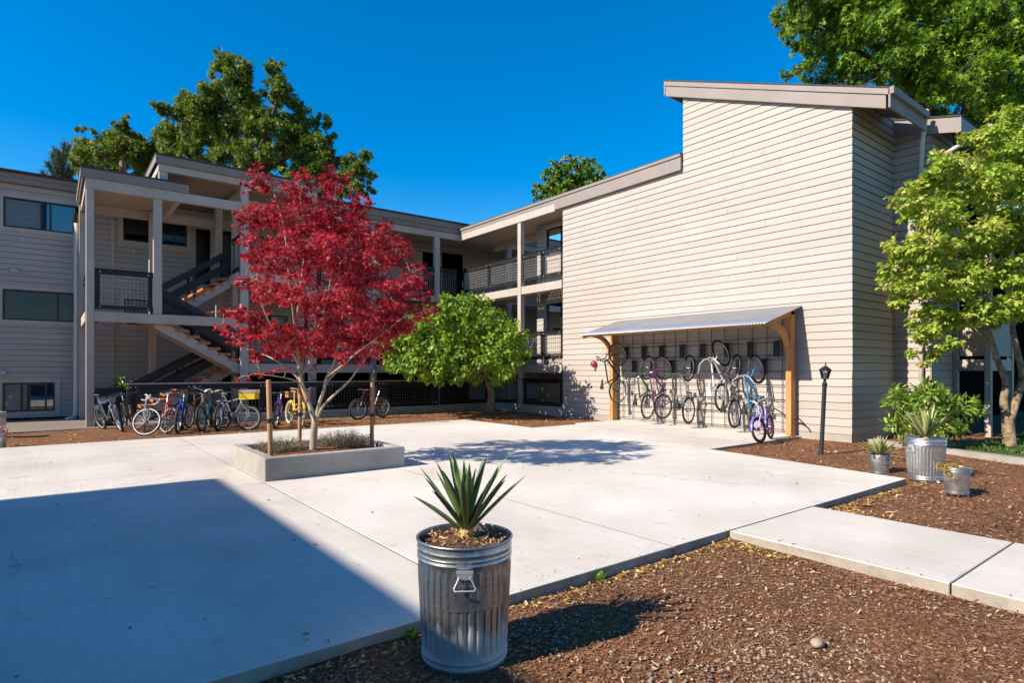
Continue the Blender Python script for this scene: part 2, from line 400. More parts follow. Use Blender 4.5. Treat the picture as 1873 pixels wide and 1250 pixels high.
# ------------------------------------------------------------------ wall systems
def mapY(c): return lambda a, o, z: (a, c - o, z)      # wall facing -Y at y = c
def mapX(c): return lambda a, o, z: (c - o, a, z)      # wall facing -X at x = c
def clip(poly, f):
    out = []
    for i in range(len(poly)):
        p, q = poly[i], poly[(i + 1) % len(poly)]; fp, fq = f(p), f(q)
        if fp >= 0: out.append(p)
        if (fp >= 0) != (fq >= 0):
            k = fp / (fp - fq); out.append((p[0] + (q[0] - p[0]) * k, p[1] + (q[1] - p[1]) * k))
    return out
BOARD = 0.1832
def siding(mb, mp, a0, a1, z0, ztop, openings=(), line=None, lip=0.025):
    """lapped boards from z0 to ztop between a0 and a1; openings (a0,a1,z0,z1) stay free; line = (aA,zA,aB,zB) caps them"""
    z = z0; row = 0
    while z < ztop - 0.01:
        zt = min(z + BOARD, ztop)
        cuts = sorted({z, zt} | {v for op in openings for v in op[2:] if z < v < zt})
        # butt joints
        js = []; j = a0 + random.uniform(1.2, 4.6)
        while j < a1 - 0.5: js.append(j); j += random.uniform(2.4, 4.9)
        edges = [a0] + js + [a1]
        tints = [min(1, max(0, random.gauss(0.5, 0.22))) for _ in edges]
        wob = [random.uniform(-.003, .003) for _ in edges]
        for zb, zz in zip(cuts[:-1], cuts[1:]):
            iv = [(a0, a1)]
            for (oa, ob, oz0, oz1) in openings:
                if oz0 < zz - 1e-4 and oz1 > zb + 1e-4:
                    nv = []
                    for (s, e) in iv:
                        if oa <= s and ob >= e: continue
                        if ob <= s or oa >= e: nv.append((s, e)); continue
                        if oa > s: nv.append((s, oa))
                        if ob < e: nv.append((ob, e))
                    iv = nv
            for k in range(len(edges) - 1):
                for (s, e) in iv:
                    s2, e2 = max(s, edges[k] + (0.0025 if k else 0)), min(e, edges[k + 1] - (0.0025 if k < len(edges) - 2 else 0))
                    if e2 - s2 < 0.01: continue
                    poly = [(s2, zb), (e2, zb), (e2, zz), (s2, zz)]
                    if line:
                        aA, zA, aB, zB = line
                        poly = clip(poly, lambda p: zA + (p[0] - aA) * (zB - zA) / (aB - aA) - p[1])
                        if len(poly) < 3: continue
                    if zz == zt and not line and zt < ztop - .02: mb.add([mp(s2, .0065, zt - .009), mp(e2, .0065, zt - .009), mp(e2, .0075, zt), mp(s2, .0075, zt)], [(0, 1, 2, 3)], 1, 0)  # dark strip at the board top, painting the shade below the next lap
                    off = lambda q: 0.005 + (lip - 0.005 + wob[k]) * (1 - (q - z) / BOARD)
                    mb.add([mp(p[0], off(p[1]), p[1]) for p in poly], [tuple(range(len(poly)))], 0, tints[k])
                    if zb == z:
                        lo = [p for p in poly if abs(p[1] - z) < 1e-6]
                        if len(lo) >= 2:
                            s3, e3 = min(p[0] for p in lo), max(p[0] for p in lo)
                            mb.add([mp(s3, lip + wob[k], z), mp(e3, lip + wob[k], z), mp(e3, 0.0, z), mp(s3, 0.0, z)], [(0, 1, 2, 3)], 1, 0)  # lip underside in the same painted shadow colour
        z = zt; row += 1
def mbox(mb, mp, a0, a1, o0, o1, z0, z1, mi=0):
    P = [mp(a, o, z) for z in (z0, z1) for a, o in ((a0, o0), (a1, o0), (a1, o1), (a0, o1))]
    mb.hexa(P, mi)
def trimframe(mb, mp, a0, a1, z0, z1, w=0.14, o=0.045, bottom=True):
    mbox(mb, mp, a0 - w, a0, 0, o, z0 - (w if bottom else 0), z1 + w)
    mbox(mb, mp, a1, a1 + w, 0, o, z0 - (w if bottom else 0), z1 + w)
    mbox(mb, mp, a0, a1, 0, o - .004, z1, z1 + w)
    if bottom: mbox(mb, mp, a0, a1, 0, o - .004, z0 - w, z0)
def window(parent, mp, a0, a1, z0, z1, mull=(), blinds=(0, 1), pull=1.0, slats=True, trim=0.14, label=None, bm='blind', gm=None):
    """bronze framed window set in an opening; blinds between the fractions given, pulled down over the fraction pull"""
    w = MB(); f = 0.05
    mbox(w, mp, a0, a0 + f, -0.05, 0.03, z0, z1); mbox(w, mp, a1 - f, a1, -0.05, 0.03, z0, z1)
    mbox(w, mp, a0 + f, a1 - f, -0.05, 0.028, z0, z0 + f); mbox(w, mp, a0 + f, a1 - f, -0.05, 0.028, z1 - f, z1)
    for m_ in mull:
        a = a0 + (a1 - a0) * m_; mbox(w, mp, a - 0.028, a + 0.028, -0.04, 0.026, z0 + f, z1 - f)
    o = w.build('window', M['winframe'], parent)
    if label: o['label'] = label
    
    for (s, e) in ((0, .5), (.5, 1)) if gm else ((0, 1),):
        q = MB(); A0, A1 = a0 + f, a1 - f
        q.add([mp(A0 + (A1 - A0) * s, -.022, z0 + f), mp(A0 + (A1 - A0) * e, -.022, z0 + f), mp(A0 + (A1 - A0) * e, -.022, z1 - f), mp(A0 + (A1 - A0) * s, -.022, z1 - f)], [(0, 1, 2, 3)])
        q.build('pane', M[gm] if gm and s else M['glass'], o)
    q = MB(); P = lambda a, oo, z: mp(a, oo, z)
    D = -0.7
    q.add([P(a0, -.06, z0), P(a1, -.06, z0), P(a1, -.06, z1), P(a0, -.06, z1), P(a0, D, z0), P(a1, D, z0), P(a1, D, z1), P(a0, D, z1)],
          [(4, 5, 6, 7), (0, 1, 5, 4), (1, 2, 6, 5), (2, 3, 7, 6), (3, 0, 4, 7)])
    q.build('window_recess', M['deepshade'], o)
    if blinds:
        q = MB(); ba, bb = a0 + (a1 - a0) * blinds[0] + f, a0 + (a1 - a0) * blinds[1] - f
        zb = z1 - (z1 - z0) * pull + f; z = zb
        while z < z1 - f:
            if slats:
                zz = z + random.uniform(-.002, .002)
                q.add([P(ba, -.038, zz), P(bb, -.038, zz + random.uniform(-.003, .003)), P(bb, -.052, zz + .036), P(ba, -.052, zz + .036)], [(0, 1, 2, 3)])
            z += 0.042
        if q.v: q.build('blind', M[bm], o)
    if trim:
        q = MB(); trimframe(q, mp, a0, a1, z0, z1, trim); q.build('window_trim', M['trim'], o)
    return o
def railing(parent, p, q, z0, z1, bays=1, name='railing', post=0.09, toe=0.0, grid=0.105, wire='wire'):
    """black board rail with wire mesh between points p and q (x, y); boards z0..z1"""
    p = Vector((p[0], p[1], 0)); q = Vector((q[0], q[1], 0)); d = (q - p); L = d.length; d.normalize()
    n = Vector((d.y, -d.x, 0))
    if n.dot(Vector((-FW[0], -FW[1], 0))) < 0: n = -n
    up = Vector((0, 0, 1)); mb = MB(); bw = MB(); bo = MB()
    th = 0.045
    def pt(a, z, o=0): return p + d * a + up * z + n * o
    mb.bar(pt(0, z1 - .07), pt(L, z1 - .07), th, 0.14); mb.bar(pt(0, z0 + .055), pt(L, z0 + .055), th, 0.11)
    mb.bar(pt(-.01, z1 + .012), pt(L + .01, z1 + .012), 0.1, 0.022)
    step = L / bays
    for i in range(bays + 1):
        a = min(max(i * step, post / 2), L - post / 2)
        mb.bar(pt(a, z0 - toe, -.046), pt(a, z1 - .002, -.046), post, 0.045, up=tuple(n))
        for s in (-.06, .06):
            aa = a + s
            if 0.01 < aa < L - .01:
                for z in (z1 - .07, z0 + .055):
                    bo.bar(pt(aa, z, .022), pt(aa, z, .032), 0.026, 0.026)
    bt = bw
    a = 0.06
    while a < L - 0.03: bt.bar(pt(a, z0 + .08, -.028), pt(a, z1 - .1, -.028), 0.008, 0.008); a += grid
    z = z0 + .16
    while z < z1 - .14: bt.bar(pt(.03, z, -.036), pt(L - .03, z, -.036), 0.008, 0.008); z += grid
    o = mb.build(name, M['blackwood'], parent)
    bt.build('wire_mesh', M[wire], o)
    if bo.v: bo.build('bolt_heads', M['bolt'], o)
    return o
def part(name, m, parent, fn, **kw):
    mb = MB(); fn(mb); return mb.build(name, m, parent, **kw)
def col(parent, x0, x1, y0, y1, z0, z1, name='post', m='trim'):
    return part(name, M[m], parent, lambda b: b.cbox(x0, x1, y0, y1, z0, z1, 0.008))
def gutterpipe(parent, pts, r=0.045): return part('downspout', M['pipe'], parent, lambda b: b.tube(pts, r, 10), smooth=True)

# ------------------------------------------------------------------ left wing (wall at y = 24.8, in shade)
LW = empty('apartment_building', (5, 25, 0), 'shaded three storey apartment wing behind the stairs, windows with blinds and open galleries', 'building')
my = mapY(24.8)
wins = [(-1.22, 0.95, 6.16, 7.12), (-1.24, 0.95, 3.2, 4.18), (-1.24, 0.08, 0.25, 1.19), (1.97, 3.95, 6.15, 7.03), (2.0, 3.9, 3.2, 4.1),
        (-6.2, -4.2, 6.16, 7.12), (-6.2, -4.2, 3.2, 4.18), (6.2, 7.6, 5.7, 6.9), (9.2, 10.6, 5.7, 6.9), (6.2, 7.6, 2.6, 3.8), (9.2, 10.6, 2.6, 3.8)]
door_shade_bays = [(5.0, 5.9, 4.83, 6.95), (8.1, 9.0, 4.83, 6.95), (13.85, 14.5, 4.83, 7.2), (14.9, 16.1, 4.83, 7.3), (5.0, 5.9, 1.83, 3.95), (8.1, 9.0, 1.83, 3.95), (13.85, 14.5, 1.83, 4.2), (14.9, 16.1, 1.83, 4.2), (4.25, 4.75, 4.83, 6.9), (4.95, 8.0, .08, 1.5), (8.3, 11.2, .08, 1.5), (11.5, 16.5, .08, 1.5), (10.9, 13.6, 1.83, 4.2)]  # wide lower-floor bays are added as painted darkness for the shaded galleries
mb = MB(); siding(mb, my, -9, 24, 0.05, 7.55, wins + door_shade_bays)
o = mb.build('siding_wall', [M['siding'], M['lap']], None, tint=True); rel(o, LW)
class P:                                         # parent built in world space
    pass
def adopt(o, root): return rel(o, root)
for i, (a, b, c, d) in enumerate(wins):
    kw = dict(mull=(0.47, 0.53) if i != 0 else (0.44, 0.545, 0.9), pull=1.0)
    if i in (1, 3, 6): kw['bm'] = 'blinddark'
    if i == 0: kw['blinds'] = (0, 0.46); kw['gm'] = 'mirrorglass'
    if i == 2: kw = dict(mull=(0.36, 0.5, 0.82), blinds=(0, 0.5), gm='mirrorglass')
    if i == 3: kw = dict(mull=(0.82,), pull=0.75, bm='blinddark')
    if i == 1: kw = dict(mull=(0.64,), pull=1.0, bm='blinddark')
    adopt(window(None, my, a, b, c, d, **kw), LW)
for (a, b, c, d) in door_shade_bays:
    mb = MB(); mbox(mb, my, a, b, -0.62, -0.55, c, d); mbox(mb, my, a, a + .02, -.55, -.002, c, d); mbox(mb, my, b - .02, b, -.55, -.002, c, d); mbox(mb, my, a, b, -.55, -.003, d - .02, d); mbox(mb, my, a, b, -.55, -.003, c - .02, c); adopt(mb.build('door_shade_recess', M['deepshade'] if b - a > 1 or a > 13 else M['door'], None), LW)  # wide bays are near-black, painted shade; narrow ones hold a door
mb = MB()
mb.add([(-9, 24.8, .05), (24, 24.8, .05), (24, 36, .05), (-9, 36, .05), (-9, 24.8, 7.55), (24, 24.8, 7.55), (24, 36, 7.55), (-9, 36, 7.55)], [(1, 2, 6, 5), (2, 3, 7, 6), (3, 0, 4, 7)])
adopt(mb.build('outer_wall', M['trim'], None), LW)
def roofs(b):
    b.box(-9.3, 5.0, 24.45, 36.3, 7.86, 7.93); b.box(5.0, 24.3, 22.1, 36.3, 8.04, 8.1)
mb = MB(); roofs(mb); adopt(mb.build('roof', M['roofing'], None), LW)
mb = MB(); mb.box(-9.25, 5.0, 24.6, 24.86, 7.56, 7.85)
mb.box(-9.28, 5.0, 24.56, 24.6, 7.72, 7.87)
mb.box(5.0, 24.25, 22.2, 22.4, 7.62, 8.03); mb.box(5.0, 24.25, 22.15, 22.2, 7.80, 8.05)
adopt(mb.build('fascia', M['fascia'], None), LW)
mb = MB(); mb.box(0.2, 1.6, 26.5, 28.5, 7.9, 8.35); adopt(mb.build('roof_curb', M['fascia'], None), LW)
mb = MB(); mb.box(5.0, 24.2, 22.42, 24.8, 7.55, 7.6); adopt(mb.build('soffit', M['soffit'], None), LW)
mb = MB(); mb.box(5.0, 14.3, 22.28, 22.42, 7.34, 7.61); adopt(mb.build('gallery_beam', M['trim'], None), LW)
mb = MB(); mb.box(16.4, 24.2, 22.28, 22.42, 7.34, 7.61); adopt(mb.build('gallery_beam', M['trim'], None), LW)
for zt in (4.80, 1.80):
    mb = MB()
    mb.box(5.1, 14.2, 22.28, 22.38, zt - 0.28, zt); adopt(mb.build('gallery_beam', M['trim'], None), LW)
    mb = MB(); y = 22.4
    while y < 24.75: mb.box(5.1, 24, y, y + 0.135, zt - 0.06, zt - .01); y += 0.147
    adopt(mb.build('gallery_floor', M['trim'], None), LW)
for x in (7.2, 10.1, 13.05):
    adopt(col(None, x, x + .24, 22.26, 22.45, -0.05, 7.34), LW)
for x in (17.0, 20.0, 23.0): adopt(col(None, x, x + .22, 22.26, 22.45, -0.05, 7.34), LW)
for z0 in (4.92, 1.98):
    for (a, b) in ((7.45, 10.08), (10.35, 13.03), (13.3, 14.2)): adopt(railing(None, (a, 22.32), (b, 22.32), z0, z0 + 1.1, 2 if b - a > 1.5 else 1), LW)
adopt(gutterpipe(None, [(.64, 24.2, 6.42), (.64, 24.2, 5), (.63, 24.2, 1), (.62, 24.2, .22), (.6, 24.12, .1), (.52, 24.0, .03), (.38, 23.86, 0.01)], 0.075), LW)
mb = MB(); mb.box(1.62, 1.70, 24.74, 24.79, 0.1, 7.5); adopt(mb.build('corner_batten', M['trim'], None), LW)
def wall_light(x, z):
    mb = MB(); mb.cbox(x, x + .22, 24.66, 24.775, z, z + .13, .012); return adopt(mb.build('wall_light', M['wire'], None), LW)
wall_light(-1.05, 4.72); wall_light(-1.35, 1.45)
mb = MB(); mb.cbox(11.0, 11.22, 24.6, 24.78, 6.85, 7.0, .01); adopt(mb.build('wall_light', M['bolt'], None), LW)

# ------------------------------------------------------------------ right wing (sunlit wall at x = 14.35)
def slope(y): return 7.66 + (y - 5.15) * .41      # top of the shed roof
RW = empty('apartment_building', (16, 12, 0), 'tall sunlit apartment wing with beige lap siding, sloping roof and open balconies', 'building')
mx = mapX(14.35)
mb = MB()
siding(mb, mx, 5.93, 10.49, 0.12, 9.9, line=(5.93, slope(5.93) - .03, 10.49, slope(10.49) - .03))
siding(mb, mx, 10.49, 15.57, 0.12, 7.36)
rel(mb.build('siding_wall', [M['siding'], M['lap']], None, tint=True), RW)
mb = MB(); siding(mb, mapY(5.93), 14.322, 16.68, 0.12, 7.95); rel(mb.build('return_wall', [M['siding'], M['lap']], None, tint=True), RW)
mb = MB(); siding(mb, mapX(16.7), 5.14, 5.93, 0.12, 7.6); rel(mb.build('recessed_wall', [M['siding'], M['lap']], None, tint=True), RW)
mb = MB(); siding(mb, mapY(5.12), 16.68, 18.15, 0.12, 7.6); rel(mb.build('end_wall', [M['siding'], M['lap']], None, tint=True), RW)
mb = MB()   # core behind the siding
mb.add([(14.352, 5.94, 0), (14.352, 10.49, 0), (14.352, 10.49, 9.8), (14.352, 5.94, 7.95)], [(0, 1, 2, 3)])
mb.add([(14.352, 10.49, 0), (14.352, 15.57, 0), (14.352, 15.57, 7.4), (14.352, 10.49, 7.4)], [(0, 1, 2, 3)])
mb.add([(14.36, 5.935, 0), (16.7, 5.935, 0), (16.7, 5.935, 7.95), (14.36, 5.935, 7.95)], [(0, 1, 2, 3)])
mb.add([(16.705, 5.94, 0), (16.705, 5.12, 0), (16.705, 5.12, 7.7), (16.705, 5.94, 7.7)], [(0, 1, 2, 3)])
mb.add([(16.71, 5.125, 0), (18.15, 5.125, 0), (18.15, 5.125, 7.7), (16.71, 5.125, 7.7)], [(0, 1, 2, 3)])
mb.add([(14.36, 10.49, 7.4), (26, 10.49, 7.4), (26, 10.49, 9.6), (14.36, 10.49, 9.6)], [(0, 1, 2, 3)])
mb.add([(14.36, 15.57, 0), (15.5, 15.57, 0), (15.5, 15.57, 7.4), (14.36, 15.57, 7.4)], [(0, 1, 2, 3)])
rel(mb.build('wall_core', M['trim'], None), RW)
rel(part('foundation', M['concretewall'], None, lambda b: (b.box(14.34, 14.9, 5.96, 15.57, -.2, .118), b.box(14.34, 16.72, 5.9405, 5.96, -.2, .117), b.box(16.71, 18.15, 5.14, 5.5, -.2, .116))), RW)
# shed roof: falls from y = 11 to the eave at y = 5.15
def shed(b, x0, x1, ya, yb, th0, th1, up):
    za, zb = slope(ya), slope(yb)
    b.hexa([(x0, ya, za + th0), (x1, ya, za + th0), (x1, yb, zb + th0), (x0, yb, zb + th0), (x0, ya, za + th1), (x1, ya, za + th1), (x1, yb, zb + th1), (x0, yb, zb + th1)])
rel(part('roof', M['roofing'], None, lambda b: shed(b, 14.18, 16.3, 5.1, 11.05, 0.0, 0.035, 0)), RW)
def barge(b):
    shed(b, 14.22, 14.33, 5.2, 11.02, -0.43, -0.13, 0); shed(b, 14.19, 14.33, 5.12, 11.04, -0.13, -0.003, 0)
rel(part('barge_board', M['lightfascia'], None, barge), RW)
rel(part('eave_fascia', M['fascia'], None, lambda b: (b.box(14.19, 16.28, 5.1, 5.14, slope(5.1) - .40, slope(5.1) - .004), b.box(14.15, 16.28, 5.02, 5.1, slope(5.1) - .13, slope(5.1) + .02))), RW)
def rafters(b):
    x = 14.34
    while x < 16.2: shed(b, x, x + .05, 5.14, 5.93, -.2, -.02, 0); x += 0.42
rel(part('rafter_tails', M['lightfascia'], None, rafters), RW)
rel(part('soffit', M['soffit'], None, lambda b: shed(b, 14.33, 16.28, 5.14, 11.0, -.02, -.004, 0)), RW)
rel(part('top_fascia', M['lightfascia'], None, lambda b: b.box(14.2, 20, 11.02, 11.06, slope(11.02) - .4, slope(11.02) - .005)), RW)
# second, lower roof piece behind
def low_roof(b): b.hexa([(16.6, 4.5, 7.47), (18.6, 4.5, 7.47), (18.6, 7, 8.1), (16.6, 7, 8.1), (16.6, 4.5, 7.51), (18.6, 4.5, 7.51), (18.6, 7, 8.14), (16.6, 7, 8.14)])
rel(part('rear_roof', M['roofing'], None, low_roof), RW)
rel(part('rear_fascia', M['lightfascia'], None, lambda b: (b.hexa([(16.62, 4.54, 7.12), (16.66, 4.54, 7.12), (16.66, 6.9, 7.7), (16.62, 6.9, 7.7), (16.62, 4.54, 7.465), (16.66, 4.54, 7.465), (16.66, 6.9, 8.06), (16.62, 6.9, 8.06)]), b.box(16.6, 18.6, 4.5, 4.54, 7.12, 7.46))), RW)
# flat roof over balconies
rel(part('flat_roof', M['roofing'], None, lambda b: b.box(14.2, 16.4, 10.5, 22.12, 7.801, 7.83)), RW)
rel(part('fascia', M['lightfascia'], None, lambda b: (b.box(14.23, 14.31, 15.9, 22.1, 7.58, 7.72), b.box(14.19, 14.31, 10.5, 22.08, 7.721, 7.80), b.box(14.225, 14.31, 10.5, 15.9, 7.34, 7.72))), RW)
rel(part('balcony_beam', M['trim'], None, lambda b: b.box(14.24, 14.40, 15.9, 22.3, 7.30, 7.575)), RW)
rel(part('soffit', M['soffit'], None, lambda b: b.box(14.4, 16.4, 15.6, 22.2, 7.42, 7.47)), RW)
rel(part('balcony_beam', M['trim'], None, lambda b: b.box(16.2, 16.36, 18.75, 22.3, 7.1, 7.41)), RW)
bwins = [(16.3, 17.75, 6.05, 7.15), (16.3, 17.75, 3.1, 4.2)]
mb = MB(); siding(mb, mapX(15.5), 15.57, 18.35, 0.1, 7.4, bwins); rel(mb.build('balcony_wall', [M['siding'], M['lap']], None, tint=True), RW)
rel(part('balcony_wall_end', M['trim'], None, lambda b: b.box(15.502, 19, 18.33, 18.37, 0, 7.4)), RW)
for (a, b, c, d) in bwins: rel(window(None, mapX(15.5), a, b, c, d, mull=(0.42,), pull=0.9), RW)
for zt in (4.80, 1.79):
    rel(part('balcony_beam', M['trim'], None, lambda b: (b.box(14.30, 14.42, 15.6, 17.88, zt - .29, zt), b.box(14.30, 14.42, 18.1, 22.26, zt - .29, zt))), RW)
    def deck(b):
        y = 15.6
        while y < 22.2: b.box(14.425, 15.46 if y < 18.3 else 16.9, y, y + 0.126, zt - .08, zt - .04); y += 0.147
    rel(part('balcony_floor', M['trim'], None, deck), RW)
    rel(part('joists', M['trim'], None, lambda b: [b.box(x, x + .05, 15.62, 22.2, zt - .25, zt - .085) for x in (14.9,)]), RW)
    for (a, b) in ((15.65, 16.72), (16.76, 17.86), (18.12, 20.1), (20.14, 22.15)):
        rel(railing(None, (14.36, a), (14.36, b), zt + .2, zt + 1.22, 1), RW)
rel(col(None, 14.27, 14.47, 17.89, 18.09, -.1, 7.3), RW)
rel(part('base_board', M['trim'], None, lambda b: b.box(14.32, 14.42, 15.6, 19.6, -.15, .27)), RW)
# far balcony at the right end
rel(col(None, 18.19, 18.33, 4.33, 4.46, -.1, 7.2), RW); rel(col(None, 18.17, 18.3, 5.0, 5.11, -.1, 7.2), RW); rel(col(None, 20.1, 20.26, 4.33, 4.46, -.1, 7.2), RW)
M['greywood'] = mat('weathered_fence_board', (0.42, 0.36, 0.30), 0.8, var=0.3, scale=6, stretch=(9, 9, 0.6), bs=0.3)
def bal(b):
    y = 4.47
    while y < 4.98: b.box(18.22, 18.25, y, min(y + .095, 4.99), 1.95, 3.1); y += .102
    x = 18.35
    while x < 20.08: b.box(x, min(x + .13, 20.09), 4.36, 4.39, 1.95, 3.1); x += .14
rel(part('balcony_screen', M['greywood'], None, bal), RW)
rel(part('balcony_beam', M['trim'], None, lambda b: (b.box(18.34, 20.09, 4.34, 4.44, 1.58, 1.86), b.box(18.2, 18.32, 4.47, 4.99, 1.58, 1.86), b.box(18.33, 20.09, 4.45, 5.9, 1.7, 1.85))), RW)
rel(part('balcony_shade_wall', M['deepshade'], None, lambda b: b.box(18.16, 34, 6.3, 6.35, -.1, 7.2)), RW)  # near-black wall, painting the deep shade behind balcony and trees
rel(gutterpipe(None, [(16.3, 5.1, 7.75), (16.35, 5.2, 7.0), (16.58, 5.3, 6.3), (16.6, 5.3, 6.0), (16.6, 5.3, 3), (16.6, 5.3, 0.1)], .055), RW)
rel(gutterpipe(None, [(17.3, 4.1, 7.3), (16.85, 4.9, 6.75), (16.62, 5.12, 6.2), (16.62, 5.12, 5.5)], .05), RW)

# ------------------------------------------------------------------ shade-casting wing behind the camera
BW = empty('apartment_building', (-14, 0, 0), 'matching apartment wing behind the viewer that shades the left of the plaza', 'building')
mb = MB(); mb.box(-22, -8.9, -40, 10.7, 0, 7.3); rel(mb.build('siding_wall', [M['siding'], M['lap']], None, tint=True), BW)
rel(part('roof', M['roofing'], None, lambda b: b.box(-22.2, -8.6, -40.2, 10.94, 7.42, 7.7)), BW)

# ------------------------------------------------------------------ stair tower in front of the left wing
ST = empty('stair_tower', (4, 21, 0), 'open timber stair tower with two flat roofs, black railings and orange treads', 'stair tower')
S = lambda name, m, fn, **k: rel(part(name, M[m] if isinstance(m, str) else m, None, fn, **k), ST)
YF = 20.65
C = lambda *a, **k: rel(col(None, *a, **k), ST)
C(.76, .95, YF, YF + .2, -.06, 7.04); C(.70, .9, 24.0, 24.2, -.06, 7.04); C(2.41, 2.63, YF, YF + .2, 3.285, 6.75)
C(4.86, 5.09, YF, YF + .2, -.06, 7.61); C(7.1, 7.33, YF, YF + .2, -.06, 7.61); C(2.55, 2.78, YF + .01, YF + .2, 7.33, 7.61)
C(2.62, 2.84, 23.55, 23.75, -.06, 7.0); C(4.62, 4.84, 23.2, 23.4, -.06, 7.6); C(4.95, 5.13, 22.2, 22.4, -.06, 7.6); C(4.0, 4.2, 21.95, 22.12, -.06, 1.3)
S('lower_roof', 'roofing', lambda b: b.box(.62, 3.36, 20.52, 24.4, 7.30, 7.335))
S('lower_fascia', 'fascia', lambda b: (b.box(.66, 3.34, 20.56, 20.64, 7.045, 7.298), b.box(.63, .66, 20.54, 24.35, 7.1, 7.3), b.box(.67, .70, 20.64, 24.3, 7.0, 7.1)))
S('lower_soffit', 'soffit', lambda b: b.box(.72, 3.3, 20.66, 24.3, 7.05, 7.08))
S('front_beam', 'trim', lambda b: b.box(.74, 4.855, 20.62, 20.78, 6.755, 7.042))
S('back_beam', 'trim', lambda b: b.box(.72, 4.9, 23.76, 23.9, 6.75, 7.04))
S('cross_beam', 'trim', lambda b: b.box(3.0, 3.14, 20.79, 23.75, 6.76, 7.04))
S('side_beam', 'trim', lambda b: b.box(.745, .84, 20.86, 23.99, 6.75, 7.03))
S('upper_roof', 'roofing', lambda b: b.box(2.44, 7.5, 20.5, 24.9, 8.06, 8.1))
S('upper_fascia', 'fascia', lambda b: (b.box(2.48, 7.45, 20.54, 20.62, 7.815, 8.055), b.box(2.45, 2.48, 20.52, 24.8, 7.85, 8.06)))
S('upper_soffit', 'soffit', lambda b: b.box(2.56, 7.4, 20.66, 24.7, 7.815, 7.84))
S('upper_beam', 'trim', lambda b: (b.box(2.53, 7.35, 20.625, 20.80, 7.612, 7.812), b.box(2.53, 2.66, 20.81, 24.5, 7.6, 7.812), b.box(4.9, 5.05, 20.86, 24.5, 7.35, 7.6)))
# landings
S('landing_beam', 'trim', lambda b: (b.box(.955, 4.855, 20.66, 20.80, 2.99, 3.275), b.box(.74, .84, 20.86, 23.9, 2.99, 3.27)))
S('landing_floor', 'trim', lambda b: b.box(.85, 2.6, 20.81, 24.0, 3.20, 3.268))
S('landing_joists', 'soffit', lambda b: [b.box(x, x + .05, 20.82, 24, 2.98, 3.195) for x in (1.1, 1.7, 2.3)] + [b.box(.9, 2.6, 22.1, 22.16, 2.95, 2.975)])
for zt in (4.80, 1.80):
    S('platform_beam', 'trim', lambda b: b.box(5.095, 7.095, 20.68, 20.80, zt - .3, zt))
    S('platform_floor', 'trim', lambda b: b.box(4.87, 7.3, 20.86, 22.27, zt - .08, zt - .02))
    S('platform_beam', 'trim', lambda b: b.box(4.80, 4.855, 20.86, 23.2, zt - .3, zt))
S('platform_beam', 'trim', lambda b: b.box(7.335, 10.1, 20.68, 20.80, 1.5, 1.79))
# flights
def flight(x0, z0, x1, z1, ya, yb, n, rail=True, name='stair_flight'):
    st = MB()
    dx, dz = (x1 - x0), (z1 - z0)
    for y in (ya, yb - .07):
        st.hexa([(x0, y, z0 - .34), (x0, y + .07, z0 - .34), (x1, y + .07, z1 - .34), (x1, y, z1 - .34), (x0, y, z0 - .02), (x0, y + .07, z0 - .02), (x1, y + .07, z1 - .02), (x1, y, z1 - .02)])
    o = st.build(name, M['trim'], None); rel(o, ST)
    for i in range(n):
        k = (i + .5) / n; x = x0 + dx * k; z = z0 + dz * k
        w = abs(dx) / n * .62
        t = MB(); t.cbox(x - w, x + w, ya - .03, yb + .03, z - .02, z + .065, .006); t.build('tread', M['tread'], o)
    if rail:
        for y in (ya - .035, yb - .01):
            r = MB()
            for (h0, h1) in ((.30, .60), (.78, 1.0)):
                r.hexa([(x0, y, z0 + h0), (x0, y + .045, z0 + h0), (x1, y + .045, z1 + h0), (x1, y, z1 + h0), (x0, y, z0 + h1), (x0, y + .045, z0 + h1), (x1, y + .045, z1 + h1), (x1, y, z1 + h1)])
            for k in (.03, .5, .97):
                x = x0 + dx * k; z = z0 + dz * k
                r.box(x - .045, x + .045, y + .046, y + .09, z - .2, z + .98)
            r.build('handrail', M['blackwood'], o)
    return o
flight(2.62, 3.24, 4.86, 4.78, 22.05, 23.15, 8)
flight(4.86, 1.82, 2.45, 3.22, 20.90, 21.95, 8)
flight(1.95, 0.12, 4.86, 1.78, 22.05, 23.15, 9)
for z0 in (3.36,): rel(railing(None, (.97, YF + .1), (2.40, YF + .1), z0, z0 + 1.14, 1, post=.12, grid=.1), ST)
rel(railing(None, (.85, 20.9), (.85, 23.95), 3.36, 4.5, 1), ST)
for z0 in (4.92, 1.98):
    rel(railing(None, (5.1, YF + .1), (7.09, YF + .1), z0, z0 + 1.1, 1), ST)
    if z0 > 4: rel(railing(None, (4.9, 20.9), (4.9, 22.0), z0, z0 + 1.1, 1), ST)

